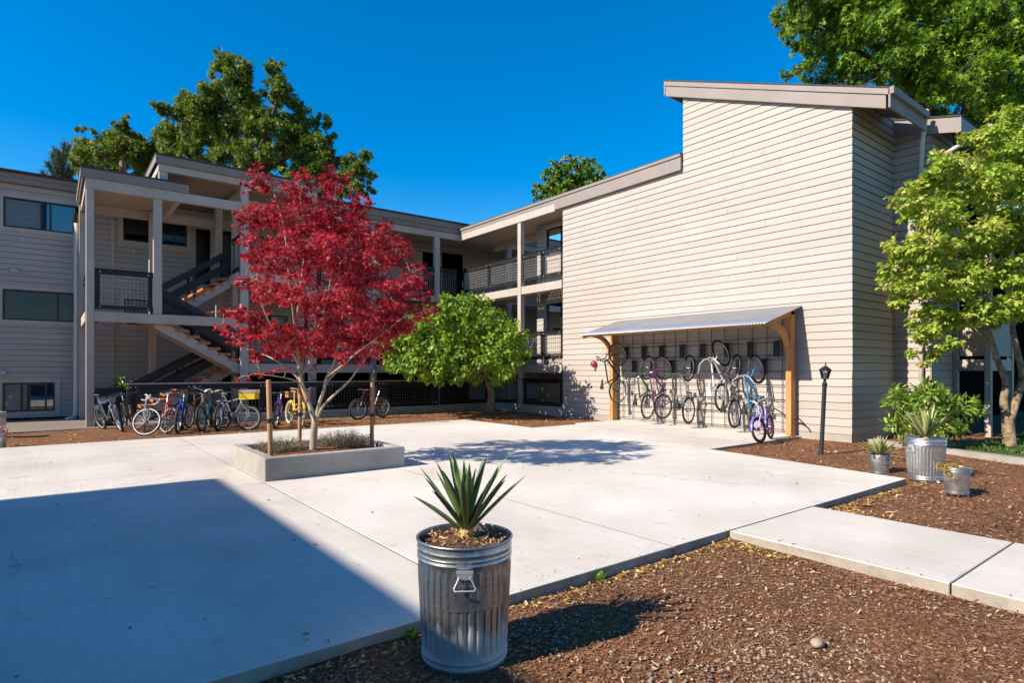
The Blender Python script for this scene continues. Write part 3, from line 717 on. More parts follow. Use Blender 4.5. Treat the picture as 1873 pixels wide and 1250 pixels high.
# ------------------------------------------------------------------ fence, low wall and panel
FN = empty('fence', (8, 20, 0), 'long black timber and wire fence behind the parked bikes', 'fence')
xs = [1.75, 3.4, 5.45, 7.5, 9.55, 11.75, 14.3]
for a, b in zip(xs[:-1], xs[1:]): rel(railing(None, (a, 20.0), (b - .02, 20.0), .30, 1.17, 1, 'fence_panel', post=.16, toe=.2, wire='darkwire'), FN)
mb = MB(); mb.bar((1.7, 20.0, 1.195), (14.35, 20.0, 1.195), .12, .03); rel(mb.build('cap_rail', M['greywood'], None), FN)
FC = empty('fence', (14.36, 17.5, 0), 'short black wire fence under the lowest balcony beside the sunlit wall', 'fence')
for a, b in ((15.62, 17.86), (18.12, 19.95)): rel(railing(None, (14.36, a), (14.36, b), .31, 1.25, 1, 'fence_panel', post=.16, wire='darkwire'), FC)
mb = MB(); mb.cbox(2.6, 14.3, 19.9, 20.15, -.15, .235, .015); mb.cbox(2.6, 14.3, 19.86, 19.9, -.15, .10, .01)
tag(mb.build('low_wall', M['concretewall']), 'low weathered concrete wall under the long black fence', 'wall')
PN = empty('notice_panel', (1.35, 20.7, 0), 'black board panel with two small pale plates beside the tower post', 'panel')
rel(part('board', M['blackwood'], None, lambda b: (b.cbox(.965, 1.72, 20.70, 20.76, -.02, 1.08, .006), b.cbox(.96, 1.73, 20.68, 20.78, .86, .93, .006))), PN)
rel(part('plate', M['wire'], None, lambda b: b.box(1.02, 1.24, 20.685, 20.699, .62, .80)), PN)
rel(part('plate', M['wire'], None, lambda b: b.box(1.31, 1.46, 20.685, 20.699, .64, .82)), PN)
# ------------------------------------------------------------------ bike shelter
SH = empty('bike_shelter', (13.6, 10.1, 0), 'cedar bike shelter with sloping corrugated steel roof on the sunlit wall', 'bike shelter')
B = lambda name, m, fn, **k: rel(part(name, M[m], None, fn, **k), SH)
for y in (7.18, 12.92): B('post', 'cedar', lambda b: b.cbox(14.03, 14.24, y, y + .135, -.05, 3.02, .008))
def rz(x): return 2.66 + (x - 12.62) * 0.295       # roof height
def corr(b):
    ny = 520; y0, y1 = 7.05, 12.92
    xs = (12.56, 13.4, 14.30); vs = []; n = ny + 1
    for x in xs:
        for i in range(n):
            y = y0 + (y1 - y0) * i / ny; vs.append((x, y, rz(x) + .013 * math.sin(2 * math.pi * y / .076)))
    for x in xs:
        for i in range(n):
            y = y0 + (y1 - y0) * i / ny; vs.append((x, y, rz(x) - .004 + .013 * math.sin(2 * math.pi * y / .076)))
    fs = []
    for r in range(2):
        for i in range(ny):
            a = r * n + i; fs.append((a, a + 1, a + n + 1, a + n)); c = a + 3 * n; fs.append((c, c + n, c + n + 1, c + 1))
    for i in range(ny):
        fs.append((i, i + 3 * n, i + 1 + 3 * n, i + 1))
    b.add(vs, fs)
B('roof', 'steel', corr, smooth=True)
for y in (7.18, 12.92):
    def raft(b):
        b.hexa([(12.72, y, rz(12.72) - .15), (14.3, y, rz(14.3) - .17), (14.3, y + .09, rz(14.3) - .17), (12.72, y + .09, rz(12.72) - .15),
                (12.72, y, rz(12.72) - .016), (14.3, y, rz(14.3) - .016), (14.3, y + .09, rz(14.3) - .016), (12.72, y + .09, rz(12.72) - .016)])
    B('rafter', 'cedar', raft)
    def brk(b):   # curved bracket from the post face up to the rafter
        n = 12; cx_, cz_ = 13.04, 2.08; out = []; inn = []
        for i in range(n + 1):
            a = R(90) * i / n
            out.append((14.03 - .0 - (1 - math.cos(a)) * .80, 2.15 + math.sin(a) * .57)); inn.append((14.03 - (1 - math.cos(a)) * .80 - .12 * math.cos(a), 2.15 + math.sin(a) * .57 - .12 * math.sin(a)))
        for i in range(n):
            q = [out[i], out[i + 1], inn[i + 1], inn[i]]
            b.hexa([(q[0][0], y + .02, q[0][1]), (q[1][0], y + .02, q[1][1]), (q[2][0], y + .02, q[2][1]), (q[3][0], y + .02, q[3][1]),
                    (q[0][0], y + .12, q[0][1]), (q[1][0], y + .12, q[1][1]), (q[2][0], y + .12, q[2][1]), (q[3][0], y + .12, q[3][1])])
    B('bracket', 'cedar', brk)
B('front_board', 'cedar', lambda b: b.box(12.74, 12.79, 7.1, 12.9, rz(12.74) - .105, rz(12.74) - .018))
B('wall_board', 'cedar', lambda b: b.box(14.24, 14.325, 7.33, 12.9, rz(14.3) - .12, rz(14.3) - .02))
WG = empty('wire_grid', (14.28, 10.1, 0), 'black steel bar grid fixed to the wall under the shelter roof', 'grid')
def bars(b):
    for i in range(14): y = 7.53 + i * .398; b.tube([(14.275, y, .08), (14.275, y, 2.9)], .0085, 5)
rel(part('upright_bars', M['blackmetal'], None, bars), WG)
rel(part('cross_bars', M['blackmetal'], None, lambda b: [b.tube([(14.262, 7.4, z), (14.262, 12.9, z)], .0085, 5) for z in (.12, .5, .86, 1.22, 1.56, 1.86, 1.97, 2.28, 2.40)]), WG)
ordn = ['first', 'second', 'third', 'fourth', 'fifth', 'sixth', 'seventh', 'eighth']
rack0 = None
def rack_proto(name):
    r = empty(name)
    b = MB(); b.cbox(-.035, .0, -.065, .065, -.2, .2, .012); b.cbox(-.055, -.035, -.07, -.045, -.19, .19, .006); b.cbox(-.055, -.035, .045, .07, -.19, .19, .006)
    b.build('tray', M['plastic'], r)
    b = MB(); b.tube([(-.035, 0, .1), (-.1, 0, .1), (-.12, 0, .14)], .012, 6); b.build('hook', M['blackmetal'], r)
    return r
for row, ys, z in (('upper', (12.52, 11.84, 11.17, 10.45, 9.77, 9.03, 8.35, 7.65), 2.13), ('lower', (12.21, 11.49, 10.79, 10.07, 9.42, 8.68, 7.96), 1.69)):
    for i, y in enumerate(ys):
        if rack0 is None: r = rack0 = rack_proto('wheel_rack')
        else:
            r = rack0.copy(); COL.objects.link(r)
            for ch in rack0.children: c = ch.copy(); COL.objects.link(c); c.parent = r
        r.location = (14.25, y, z)
        tag(r, f'black wheel rack on the wire grid, {ordn[i]} from the left in the {row} row', 'wheel rack', 'wheel racks on the wall grid')
FX = empty('alarm_bell', (14.3, 13.99, 1.8), 'small red domed bell fixed to the siding left of the bike shelter', 'bell')
b = MB(); b.lathe([(.001, .13), (.05, .12), (.09, .09), (.11, .04), (.115, 0), (.10, 0)], 20)
o = b.build('dome', paint('red_enamel', (.33, .035, .03)), FX, smooth=True); o.rotation_euler = (0, R(-90), 0)
b = MB(); b.cbox(-.04, .03, -.05, .05, -.19, -.03, .01); b.build('backbox', M['greywood'], FX)
b = MB(); b.tube([(14.2, 7.16, .40), (14.15, 7.1, .43), (14.12, 7.02, .42), (14.12, 6.93, .34), (14.13, 6.88, .26)], .018, 7)
tag(b.build('cable', M['plastic'], smooth=True), 'black curved cable end sticking out right of the shelter post', 'cable')

# ------------------------------------------------------------------ bicycles
WB = 1.04
meshcache = {}
def wheel_mesh(r, tyre, rimk, spokes=28):
    key = (r, tyre, rimk, spokes)
    if key in meshcache: return meshcache[key]
    b = MB(); n = 36
    ring = lambda rad, y=0: [(rad * math.cos(2 * math.pi * i / n), y, rad * math.sin(2 * math.pi * i / n)) for i in range(n)]
    b.tube(ring(r - tyre * 2 - .006), .013, 5, closed=True)
    b.tube([(0, -.05, 0), (0, .05, 0)], .022, 8, 1)
    for i in range(spokes):
        a = 2 * math.pi * i / spokes; s = .025 if i % 2 else -.025; a2 = a + (.5 if i % 4 < 2 else -.5)
        b.tube([(.018 * math.cos(a2), s, .018 * math.sin(a2)), ((r - 2 * tyre) * math.cos(a), 0, (r - 2 * tyre) * math.sin(a))], .0014, 3, cap=False)
    w = b.build('wheel', [M['chrome'], M['darkalloy']]); me = w.data; bpy.data.objects.remove(w)
    b = MB(); b.tube(ring(r - tyre), tyre, 8, closed=True); t = b.build('tyre', M['rubber'], smooth=True); tm = t.data; bpy.data.objects.remove(t)
    meshcache[key] = (me, tm); return me, tm
def link(name, me, parent):
    o = bpy.data.objects.new(name, me); COL.objects.link(o); o.parent = parent; return o
def bicycle(label, frame, mtx, steer=0, bars='flat', R_=.335, tyre=.022, fork=None, rim=None, tyremat=None, step=False, basket=None, crate=None, saddlemat=None,
            fenders=None, rack=False, sus=False, bag=None, grips=None, scale=1.0, group=None, wb=WB, saddle_h=.93, bartape=None):
    root = empty('bicycle', (0, 0, 0), label, 'bicycle', group)
    tyre += .004
    root.matrix_world = mtx @ Matrix.Scale(scale, 4)
    fork = fork or frame
    bb = Vector((.43, 0, .28)); st = Vector((.25, 0, .74)); sd = Vector((.195, 0, saddle_h)); ht = Vector((wb - .195, 0, .86)); hb = Vector((wb - .155, 0, .72)); fh = Vector((wb, 0, R_)); rh = Vector((0, 0, R_))
    b = MB()
    b.tube([bb, st], .020, 7)
    if step: b.tube([hb + Vector((.0, 0, .0)), Vector((.62, 0, .47)), bb + Vector((-.02, 0, .1))], .029, 7); b.tube([ht - Vector((-.01, 0, .05)), Vector((.6, 0, .62)), st - Vector((-.07, 0, .22))], .022, 7)
    else: b.tube([st - Vector((-.01, 0, .03)), ht + Vector((.005, 0, -.03))], .021, 7)
    if not step: b.tube([bb, hb + Vector((-.005, 0, .02))], .027, 7)
    b.tube([ht + Vector((-.005, 0, .015)), hb], .02, 7)
    for s in (-.055, .055):
        b.tube([bb + Vector((0, s * .6, 0)), rh + Vector((0, s, 0))], .012, 5); b.tube([st + Vector((.01, s * .3, -.04)), Vector((.09, s, R_ + .2)), rh + Vector((0, s, 0))], .011, 5)
    b.build('frame', frame, root)
    b = MB(); b.tube([st, sd + Vector((0, 0, -.03))], .0135, 7); b.build('seatpost', M['chrome'], root)
    b = MB()   # saddle
    secs = [(-.135, .062, .0), (-.10, .075, .012), (-.03, .055, .005), (.05, .026, .0), (.12, .018, -.002), (.145, .010, -.01)]
    vs = []
    for (x, w, z) in secs:
        for k in range(8):
            a = 2 * math.pi * k / 8; vs.append((sd.x + x, w * math.cos(a), sd.z + z + .024 * math.sin(a) * (1.0 if math.sin(a) > 0 else 1.3)))
    fs = [(i * 8 + k, i * 8 + (k + 1) % 8, i * 8 + 8 + (k + 1) % 8, i * 8 + 8 + k) for i in range(5) for k in range(8)] + [tuple(range(8)), tuple(range(40, 48))]
    b.add(vs, fs); b.build('saddle', saddlemat or M['saddle'], root, smooth=True)
    b = MB(); n = 20
    b.tube([(bb.x + .09 * math.cos(2 * math.pi * i / n), .045, bb.z + .09 * math.sin(2 * math.pi * i / n)) for i in range(n)], .008, 4, closed=True)
    b.tube([bb + Vector((0, -.06, 0)), bb + Vector((0, .06, 0))], .02, 7)
    for s, dx, dz in ((.065, .14, -.1), (-.065, -.14, .1)):
        b.tube([bb + Vector((0, s, 0)), bb + Vector((dx, s * 1.1, dz))], .010, 5); p = bb + Vector((dx, s * 1.1, dz)); b.box(p.x - .05, p.x + .05, min(p.y, p.y + s * 1.3), max(p.y, p.y + s * 1.3), p.z - .011, p.z + .011)
    for i in range(5): a = 2 * math.pi * i / 5; b.tube([bb + Vector((0, .045, 0)), bb + Vector((.088 * math.cos(a), .045, .088 * math.sin(a)))], .007, 4)
    # chain and cassette
    b.tube([bb + Vector((0, .045, .09)), rh + Vector((0, .045, .04))], .004, 4); b.tube([bb + Vector((0, .045, -.09)), rh + Vector((.03, .045, -.13)), rh + Vector((0, .045, -.06))], .004, 4)
    b.tube([rh + Vector((0, .035, 0)), rh + Vector((0, .05, 0))], .045, 12); b.tube([rh + Vector((0, .05, 0)), rh + Vector((.03, .05, -.15))], .012, 5)
    b.build('crankset', M['darkalloy'], root)
    wm, tm = wheel_mesh(R_, tyre, 0)
    def wheel(loc, mat_):
        o = link('wheel', wm, root); t = link('tyre', tm, o)
        if rim: o.data = wm.copy(); o.data.materials[0] = rim
        if tyremat: t.data = tm.copy(); t.data.materials.clear(); t.data.materials.append(tyremat)
        o.matrix_local = mat_ @ Matrix.Translation(loc)
    axis = (ht - hb).normalized(); Sx = Matrix.Translation(hb) @ Matrix.Rotation(steer, 4, axis) @ Matrix.Translation(-hb)
    wheel(rh, Matrix.Identity(4)); wheel(fh, Sx)
    b = MB(); k = .03 if sus else .0
    for s in (-.055, .055):
        b.tube([hb + Vector((0, s * .9, -.03)), fh + Vector((-.015, s, .22)), fh + Vector((0, s, 0))], [.014 + k * .35, .015 + k * .3, .011 + k * .3], 6)
    b.tube([hb + Vector((0, -.055, -.03)), hb + Vector((0, .055, -.03))], .014 + k * .2, 6); b.tube([hb, hb + Vector((.003, 0, -.03))], .017, 6)
    o = b.build('fork', fork, root); o.matrix_local = Sx
    top = ht + axis * .05
    b = MB()
    b.tube([ht, top, top + Vector((.07, 0, .025))], .014, 6); c = top + Vector((.07, 0, .025))
    if bars == 'drop':
        for s in (-1, 1):
            b.tube([c, c + Vector((0, .19 * s, 0)), c + Vector((.06, .21 * s, -.005)), c + Vector((.10, .21 * s, -.05)), c + Vector((.07, .215 * s, -.13)), c + Vector((-.03, .22 * s, -.14))], .0145, 7)
            b.tube([c + Vector((.10, .21 * s, -.01)), c + Vector((.13, .21 * s, .03)), c + Vector((.12, .21 * s, -.09))], .009, 5)
        o = b.build('handlebar', bartape or M['saddle'], root)
    else:
        rise = {'flat': .01, 'riser': .06, 'cruiser': .10}[bars]; back = {'flat': .03, 'riser': .05, 'cruiser': .26}[bars]
        for s in (-1, 1):
            b.tube([c, c + Vector((0, .08 * s, rise * .6)), c + Vector((-back * .3, .2 * s, rise)), c + Vector((-back, .3 * s, rise))], .0145, 6)
            b.tube([c + Vector((.03 - back * .5, .19 * s, rise - .02)), c + Vector((.05 - back, .27 * s, rise - .045))], .006, 4)
        o = b.build('handlebar', M['chrome'] if bars == 'cruiser' else M['darkalloy'], root)
        gm = MB()
        for s in (-1, 1): gm.tube([c + Vector((-back * .62, .22 * s, rise)), c + Vector((-back, .305 * s, rise))], .017, 7)
        gm.build('grips', grips or M['saddle'], o)
    o.matrix_local = Sx
    b = MB()   # brake and gear cables
    b.tube([c + Vector((.03, .17, .0)), c + Vector((.12, .08, -.06)), ht + Vector((.05, .02, -.08)), bb.lerp(ht, .6) + Vector((0, .02, .03))], .0045, 4)
    b.tube([c + Vector((.03, -.17, .0)), c + Vector((.13, -.06, -.04)), fh + Vector((-.04, -.03, R_ + .06))], .0045, 4)
    b.build('cables', M['saddle'], root)
    if fenders:
        for hub, a0, a1, mm in ((rh, 20, 190, Matrix.Identity(4)), (fh, 0, 150, Sx)):
            b = MB(); n = 14; rr = R_ + .022; vs = []
            for i in range(n + 1):
                a = R(a0 + (a1 - a0) * i / n)
                for (y, d) in ((-.032, -.012), (0, .004), (.032, -.012)): vs.append((hub.x + (rr + d) * math.cos(a), y, hub.z + (rr + d) * math.sin(a)))
            fs = []
            for i in range(n):
                for k_ in (0, 1): fs.append((i * 3 + k_, i * 3 + k_ + 1, i * 3 + k_ + 4, i * 3 + k_ + 3))
            b.add(vs, fs); o = b.build('fender', fenders, root, smooth=True); o.matrix_local = mm
    if rack or crate:
        b = MB()
        for s in (-.06, .06):
            b.tube([(-.17, s, R_ * 2 + .07), (.2, s, R_ * 2 + .07)], .005, 4); b.tube([(-.05, s, R_ * 2 + .07), (0, s, R_)], .004, 4)
        for x in (-.17, 0, .2): b.tube([(x, -.06, R_ * 2 + .07), (x, .06, R_ * 2 + .07)], .005, 4)
        b.build('cargo_rack', M['chrome'], root)
    def tub(b, x0, x1, w, z0, z1, fl=1.12):
        t = .008
        for (a, c_) in (((x0, -w), (x1, -w)), ((x1, -w), (x1, w)), ((x1, w), (x0, w)), ((x0, w), (x0, -w))):
            cx_ = (x0 + x1) / 2
            f = lambda p: (cx_ + (p[0] - cx_) * fl, p[1] * fl)
            a2, c2 = f(a), f(c_)
            b.hexa([(*a, z0), (*c_, z0), (c_[0] * .97 + cx_ * .03, c_[1] * .95, z0), (a[0] * .97 + cx_ * .03, a[1] * .95, z0), (*a2, z1), (*c2, z1), (c2[0] * .97 + cx_ * .03, c2[1] * .95, z1), (a2[0] * .97 + cx_ * .03, a2[1] * .95, z1)])
        b.box(x0 + .004, x1 - .004, -w + .004, w - .004, z0 - .004, z0 + .006)
    if crate:
        b = MB(); tub(b, wb - .16, wb + .22, .15, R_ * 2 + .13, R_ * 2 + .29, 1.05)
        o = b.build('crate', crate, root); o.matrix_local = Sx
        q = MB()
        for y in (-.165, .165):
            x = wb - .17
            while x < wb + .23: q.bar((x, y, R_ * 2 + .29), (x + .015, y, R_ * 2 + .36), .012, .012); x += .03
            q.bar((wb - .17, y, R_ * 2 + .36), (wb + .235, y, R_ * 2 + .36), .014, .014)
        q.build('crate_rim', M['greywood'], o)
    if basket:
        b = MB(); tub(b, wb - .03, wb + .2, .14, R_ * 2 + .07, R_ * 2 + .30); o = b.build('basket', basket, root); o.matrix_local = Sx
        b = MB(); tub(b, -.16, .1, .12, R_ * 2 + .08, R_ * 2 + .25); b.build('basket', basket, root)
    if bag: b = MB(); b.cbox(.06, .2, -.05, .05, .78, .9, .02); b.build('saddle_bag', bag, root)
    return root
def stand(px, py, heading, lean=0, z=-.045, end='front', s=1.06):
    """bike whose front (or rear) wheel touches the ground seen at (px, py); heading in degrees, 0 = +X"""
    p = ground(px, py, z); h = R(heading); d = Vector((math.cos(h), math.sin(h), 0))
    o = Vector(p) - d * WB * s if end == 'front' else Vector(p)
    return Matrix.Translation(o) @ Matrix.Rotation(h, 4, 'Z') @ Matrix.Rotation(R(lean), 4, 'X')
G1 = 'bikes parked along the black fence'
cw = lambda n, c, **k: paint(n, c, **k)
steelblue = cw('grey_blue_paint', (.16, .23, .28), metal=.4); silver = cw('silver_paint', (.42, .43, .46), metal=.6); red = cw('red_paint', (.30, .015, .02)); blue = cw('bright_blue_paint', (.015, .09, .42))
teal = cw('dark_teal_paint', (.01, .10, .12), metal=.4); navy = cw('navy_paint', (.012, .03, .10)); yellow = cw('yellow_paint', (.72, .46, .05)); purple = cw('purple_paint', (.14, .03, .26))
cream = mat('cream_rubber', (.55, .45, .24), .7); basketm = mat('brown_wicker', (.40, .15, .035), .8, var=.3, scale=30, bs=.8, bscale=60); cratem = cw('yellow_crate', (.70, .47, .03)); white = cw('white_paint', (.72, .70, .68)); bronze = cw('bronze_paint', (.20, .13, .06), metal=.5)
black = cw('black_paint', (.014, .014, .016)); magenta = cw('plum_paint', (.20, .02, .13)); green = cw('dark_green_paint', (.02, .09, .05)); lilac = cw('lilac_paint', (.42, .38, .66)); sky_ = cw('sky_blue_paint', (.02, .26, .52)); pink = cw('pink_rim', (.60, .05, .34)); lav = cw('grey_lilac_paint', (.20, .18, .24), metal=.4); deepred = cw('dark_red_paint', (.16, .012, .02)); violet = cw('violet_paint', (.17, .14, .48))
whitetape = mat('white_tape', (.62, .6, .57), .7)
bicycle('grey blue mountain bike with fat front fork, leftmost at the fence', steelblue, stand(222, 791, -72, 13), steer=R(-12), bars='flat', tyre=.026, fork=silver, sus=True, group=G1)
bicycle('silver road bike with pale drop bars, front wheel turned broadside', silver, stand(262, 798, -97, -4), steer=R(62), bars='drop', R_=.345, tyre=.015, bartape=whitetape, group=G1)
bicycle('black bike half hidden behind the silver road bike', black, stand(246, 786, -84, 8), steer=R(-10), bars='flat', tyre=.022, group=G1)
bicycle('red bike with red fork between the road bike and the blue bike', red, stand(302, 794, -92, -9), steer=R(28), bars='flat', tyre=.018, saddlemat=whitetape, group=G1)
bicycle('bright blue bike seen almost end on, with wide flat bar', blue, stand(325, 794, -104, -4), steer=R(-6), bars='riser', tyre=.025, saddle_h=.96, group=G1)
bicycle('tan bronze bike half hidden left of the teal bike', bronze, stand(345, 784, 60, 4, end='rear'), bars='cruiser', tyre=.02, group=G1)
bicycle('dark teal bike standing with its black saddle and rear wheel to the plaza', teal, stand(370, 791, 62, -5, end='rear'), bars='riser', tyre=.028, saddle_h=.98, group=G1)
bicycle('old red and brown bike half hidden between the teal and navy bikes', deepred, stand(384, 783, -95, 6), bars='flat', tyre=.018, group=G1)
bicycle('navy blue mountain bike with high bars right of the teal bike', navy, stand(398, 789, -104, -6), steer=R(-14), bars='riser', tyre=.027, sus=True, fork=silver, saddle_h=.97, group=G1)
bicycle('grey utility bike carrying a yellow crate over its front wheel', silver, stand(456, 788, -68, 8), steer=R(34), bars='riser', tyre=.026, crate=cratem, group=G1)
bicycle('purple bike behind the left tree stake', purple, stand(503, 785, -112, -5), steer=R(-6), bars='flat', tyre=.022, group=G1)
p = ground(553, 780, -.045); q = ground(525, 774.5, -.045); h = math.atan2(p[1] - q[1], p[0] - q[0])
bicycle('yellow step-through cruiser with brown wicker baskets', yellow, Matrix.Translation(Vector(p) - Vector((math.cos(h), math.sin(h), 0)) * WB * 1.06) @ Matrix.Rotation(h, 4, 'Z') @ Matrix.Rotation(R(-5), 4, 'X'), steer=R(-14), bars='cruiser', tyre=.024, step=True, basket=basketm, tyremat=cream, fenders=yellow, saddlemat=mat('tan_leather', (.30, .15, .06), .6), fork=yellow, grips=mat('tan_grip', (.30, .15, .06), .7), group=G1)
p = ground(655, 769, -.045); q = ground(703, 764.5, -.045); h = math.atan2(p[1] - q[1], p[0] - q[0])
bicycle('dark red and black mountain bike side on behind the right tree stake', deepred, Matrix.Translation(Vector(p) - Vector((math.cos(h), math.sin(h), 0)) * WB * 1.06) @ Matrix.Rotation(h, 4, 'Z') @ Matrix.Rotation(R(-4), 4, 'X'), steer=R(-10), bars='flat', tyre=.026, sus=True, fork=black, group=G1, scale=1.06)
for o in list(bpy.data.objects):
    if o.get('category') == 'bicycle' and o.scale.x < 1.03: o.scale = (1.06,) * 3
G2 = 'bikes hanging from the wheel racks'
def hung(fx, fy, rx, ry, yaw=0, tilt=0):
    X = 13.93
    def onx(px, py):
        v = FW + (px - CX) / F * RT; d = X / v[0]; return v[1] * d, EYE + (HY - py) / F * d
    ya, za = onx(fx, fy); yb, zb = onx(rx, ry); L = za - zb; s = L / WB
    m = Matrix(((0, 0, -1, 0), (0, 1, 0, 0), (1, 0, 0, 0), (0, 0, 0, 1)))
    return Matrix.Translation((14.245, (ya + yb) / 2, zb)) @ Matrix.Rotation(R(yaw), 4, 'Z') @ Matrix.Rotation(R(tilt), 4, 'X') @ m, min(max(s, 1.0), 1.12)
def hang(label, frame, pxs, **k):
    m, s = hung(*pxs, yaw=k.pop('yaw', 0), tilt=k.pop('tilt', 0))
    return bicycle(label, frame, m, scale=s, group=G2, **k)
hang('black road bike with red fork and red stem hanging outside the left shelter post', black, (1133, 649, 1133, 716), fork=red, bars='drop', tyre=.014, steer=R(10), yaw=-4)
hang('dark green bike hanging, second from the left under the shelter', green, (1184, 673, 1184, 744), bars='flat', tyre=.018, steer=R(-8), yaw=8)
hang('plum purple bike hanging with white grips beside the dark green bike', magenta, (1217, 673, 1216, 744), bars='riser', tyre=.02, steer=R(14), yaw=-6, grips=whitetape)
hang('silver bike with dark blue parts hanging in the middle of the rack', silver, (1258, 673, 1258, 751), bars='flat', tyre=.022, steer=R(-5), yaw=10, fork=navy, bag=navy)
hang('white bike with white saddle hung from the upper rack row', white, (1321, 645, 1319, 727), bars='cruiser', tyre=.02, steer=R(20), yaw=6, saddlemat=whitetape, grips=mat('tan_grip_wrap', (.3, .16, .1), .7))
hang('grey lilac bike hanging low beside the white bike', lav, (1343, 671, 1342, 757), bars='riser', tyre=.022, steer=R(-10), yaw=8, sus=True)
hang('sky blue bike hanging, rightmost of the hung bikes', sky_, (1386, 675, 1384, 761), bars='cruiser', tyre=.022, steer=R(10), yaw=4)
pf = ground(1391, 811, 0.0); pr = ground(1421, 799.5, 0.0); h = math.atan2(pf[1] - pr[1], pf[0] - pr[0])
bicycle('small lilac bike with pink rims standing at the right shelter post', lilac, Matrix.Translation(Vector(pf) - Vector((math.cos(h), math.sin(h), 0)) * WB * .92) @ Matrix.Rotation(h, 4, 'Z') @ Matrix.Rotation(R(6), 4, 'X'), steer=R(-16), scale=.92, R_=.31, tyre=.028, bars='cruiser', step=True, rim=pink, fenders=violet, saddlemat=mat('lilac_saddle', (.34, .30, .62), .5), fork=lilac, saddle_h=.83)

# ------------------------------------------------------------------ lamp posts
def lamp(px, py, h, label, lean=(0, 0), z=-.05, base=None):
    p = base if base is not None else ground(px, py, z)
    root = empty('lamp_post', p, label, 'lamp post', 'black lantern posts')
    b = MB(); b.lathe([(.05, 0), (.048, .02), (.04, .05), (.04, h - .42), (.048, h - .41), (.048, h - .36), (.035, h - .35), (.025, h - .30), (.028, h - .28)], 14)
    soft(b.build('pole', M['blackmetal'], root))
    b = MB(); z0 = h - .28
    b.lathe([(.06, z0), (.065, z0 + .015), (.03, z0 + .02)], 6)
    for k in range(6):
        a = 2 * math.pi * k / 6; b.bar((.06 * math.cos(a), .06 * math.sin(a), z0 + .01), (.095 * math.cos(a), .095 * math.sin(a), z0 + .165), .009, .009)
    b.lathe([(.115, z0 + .16), (.12, z0 + .17), (.085, z0 + .21), (.035, z0 + .25), (.012, z0 + .26), (.012, z0 + .29), (.016, z0 + .30), (.004, z0 + .34), (.0, z0 + .345)], 12)
    b.build('lantern', M['blackmetal'], root)
    b = MB(); b.lathe([(.055, z0 + .015), (.09, z0 + .16)], 6); b.build('lantern_glass', M['glass'], root)
    b = MB(); b.lathe([(.0, z0 + .02), (.02, z0 + .03), (.03, z0 + .09), (.02, z0 + .13), (.0, z0 + .14)], 10); b.build('bulb', M['bolt'], root, smooth=True)
    root.rotation_euler = (lean[0], lean[1], 0)
    return root
lamp(1502, 833, 1.75, 'black post lantern leaning slightly in the mulch by the sunlit wall', (R(2.0), R(1.6)))
pp = at(683, 760, 17.2); lamp(0, 0, 1.8, 'small black post lantern behind the right tree stake', base=(pp[0], pp[1], -.04))

# ------------------------------------------------------------------ planter, stakes
PL = empty('planter', (3.5, 9.8, 0), 'low rectangular cast concrete planter around the red maple', 'planter')
X0, X1, Y0, Y1, H = 2.40, 4.62, 8.86, 10.86, .335
b = MB()
for (a, c, d, e) in ((X0, X1, Y0, Y0 + .17), (X0, X1, Y1 - .17, Y1), (X0, X0 + .17, Y0 + .17, Y1 - .17), (X1 - .17, X1, Y0 + .17, Y1 - .17)): b.box(a, c, d, e, -.02, H)
o = b.build('wall', M['concretewall'], None); rel(o, PL)
bm_ = o.modifiers.new('bevel', 'BEVEL'); bm_.width = .018; bm_.segments = 2; bm_.limit_method = 'ANGLE'
b = MB(); n = 26; vs = []
for j in range(n + 1):
    for i in range(n + 1):
        u, v = i / n, j / n; vs.append((X0 + .17 + (X1 - X0 - .34) * u, Y0 + .17 + (Y1 - Y0 - .34) * v, .255 + .05 * math.sin(math.pi * u) * math.sin(math.pi * v) + random.uniform(-.01, .01)))
b.add(vs, [(j * (n + 1) + i, j * (n + 1) + i + 1, (j + 1) * (n + 1) + i + 1, (j + 1) * (n + 1) + i) for j in range(n) for i in range(n)])
rel(b.build('soil', M['mulch'], None), PL)
def stake(px, pyb, pyt, r, label):
    p = ground(px, pyb, .27); d = p[0] * FW[0] + p[1] * FW[1]; top = EYE + (HY - pyt) / F * d
    root = empty('tree_stake', p, label, 'stake', 'stakes round the red maple')
    b = MB(); b.lathe([(r, -.05), (r * 1.02, .4), (r, top - p[2] - .008), (r * .85, top - p[2]), (0, top - p[2])], 14)
    soft(b.build('pole', M['stake'], root))
    b = MB(); b.lathe([(r + .006, .52), (r + .008, .53), (r + .008, .575), (r + .006, .585)], 14); v = Vector((3.38 - p[0], 9.62 - p[1], .05))
    b.bar((0, 0, .55), (v.x * .95, v.y * .95, .62), .035, .006)
    b.build('tie', M['plastic'], root)
    root.rotation_euler = (R(random.uniform(-1, 1)), R(-1.5 if px < 520 else .8), 0)
stake(495, 836, 695, .037, 'round brown tree stake at the left front corner of the planter')
stake(548, 816, 684, .033, 'round brown tree stake behind the maple trunk')
stake(680, 818, 690, .034, 'round brown tree stake at the right end of the planter')

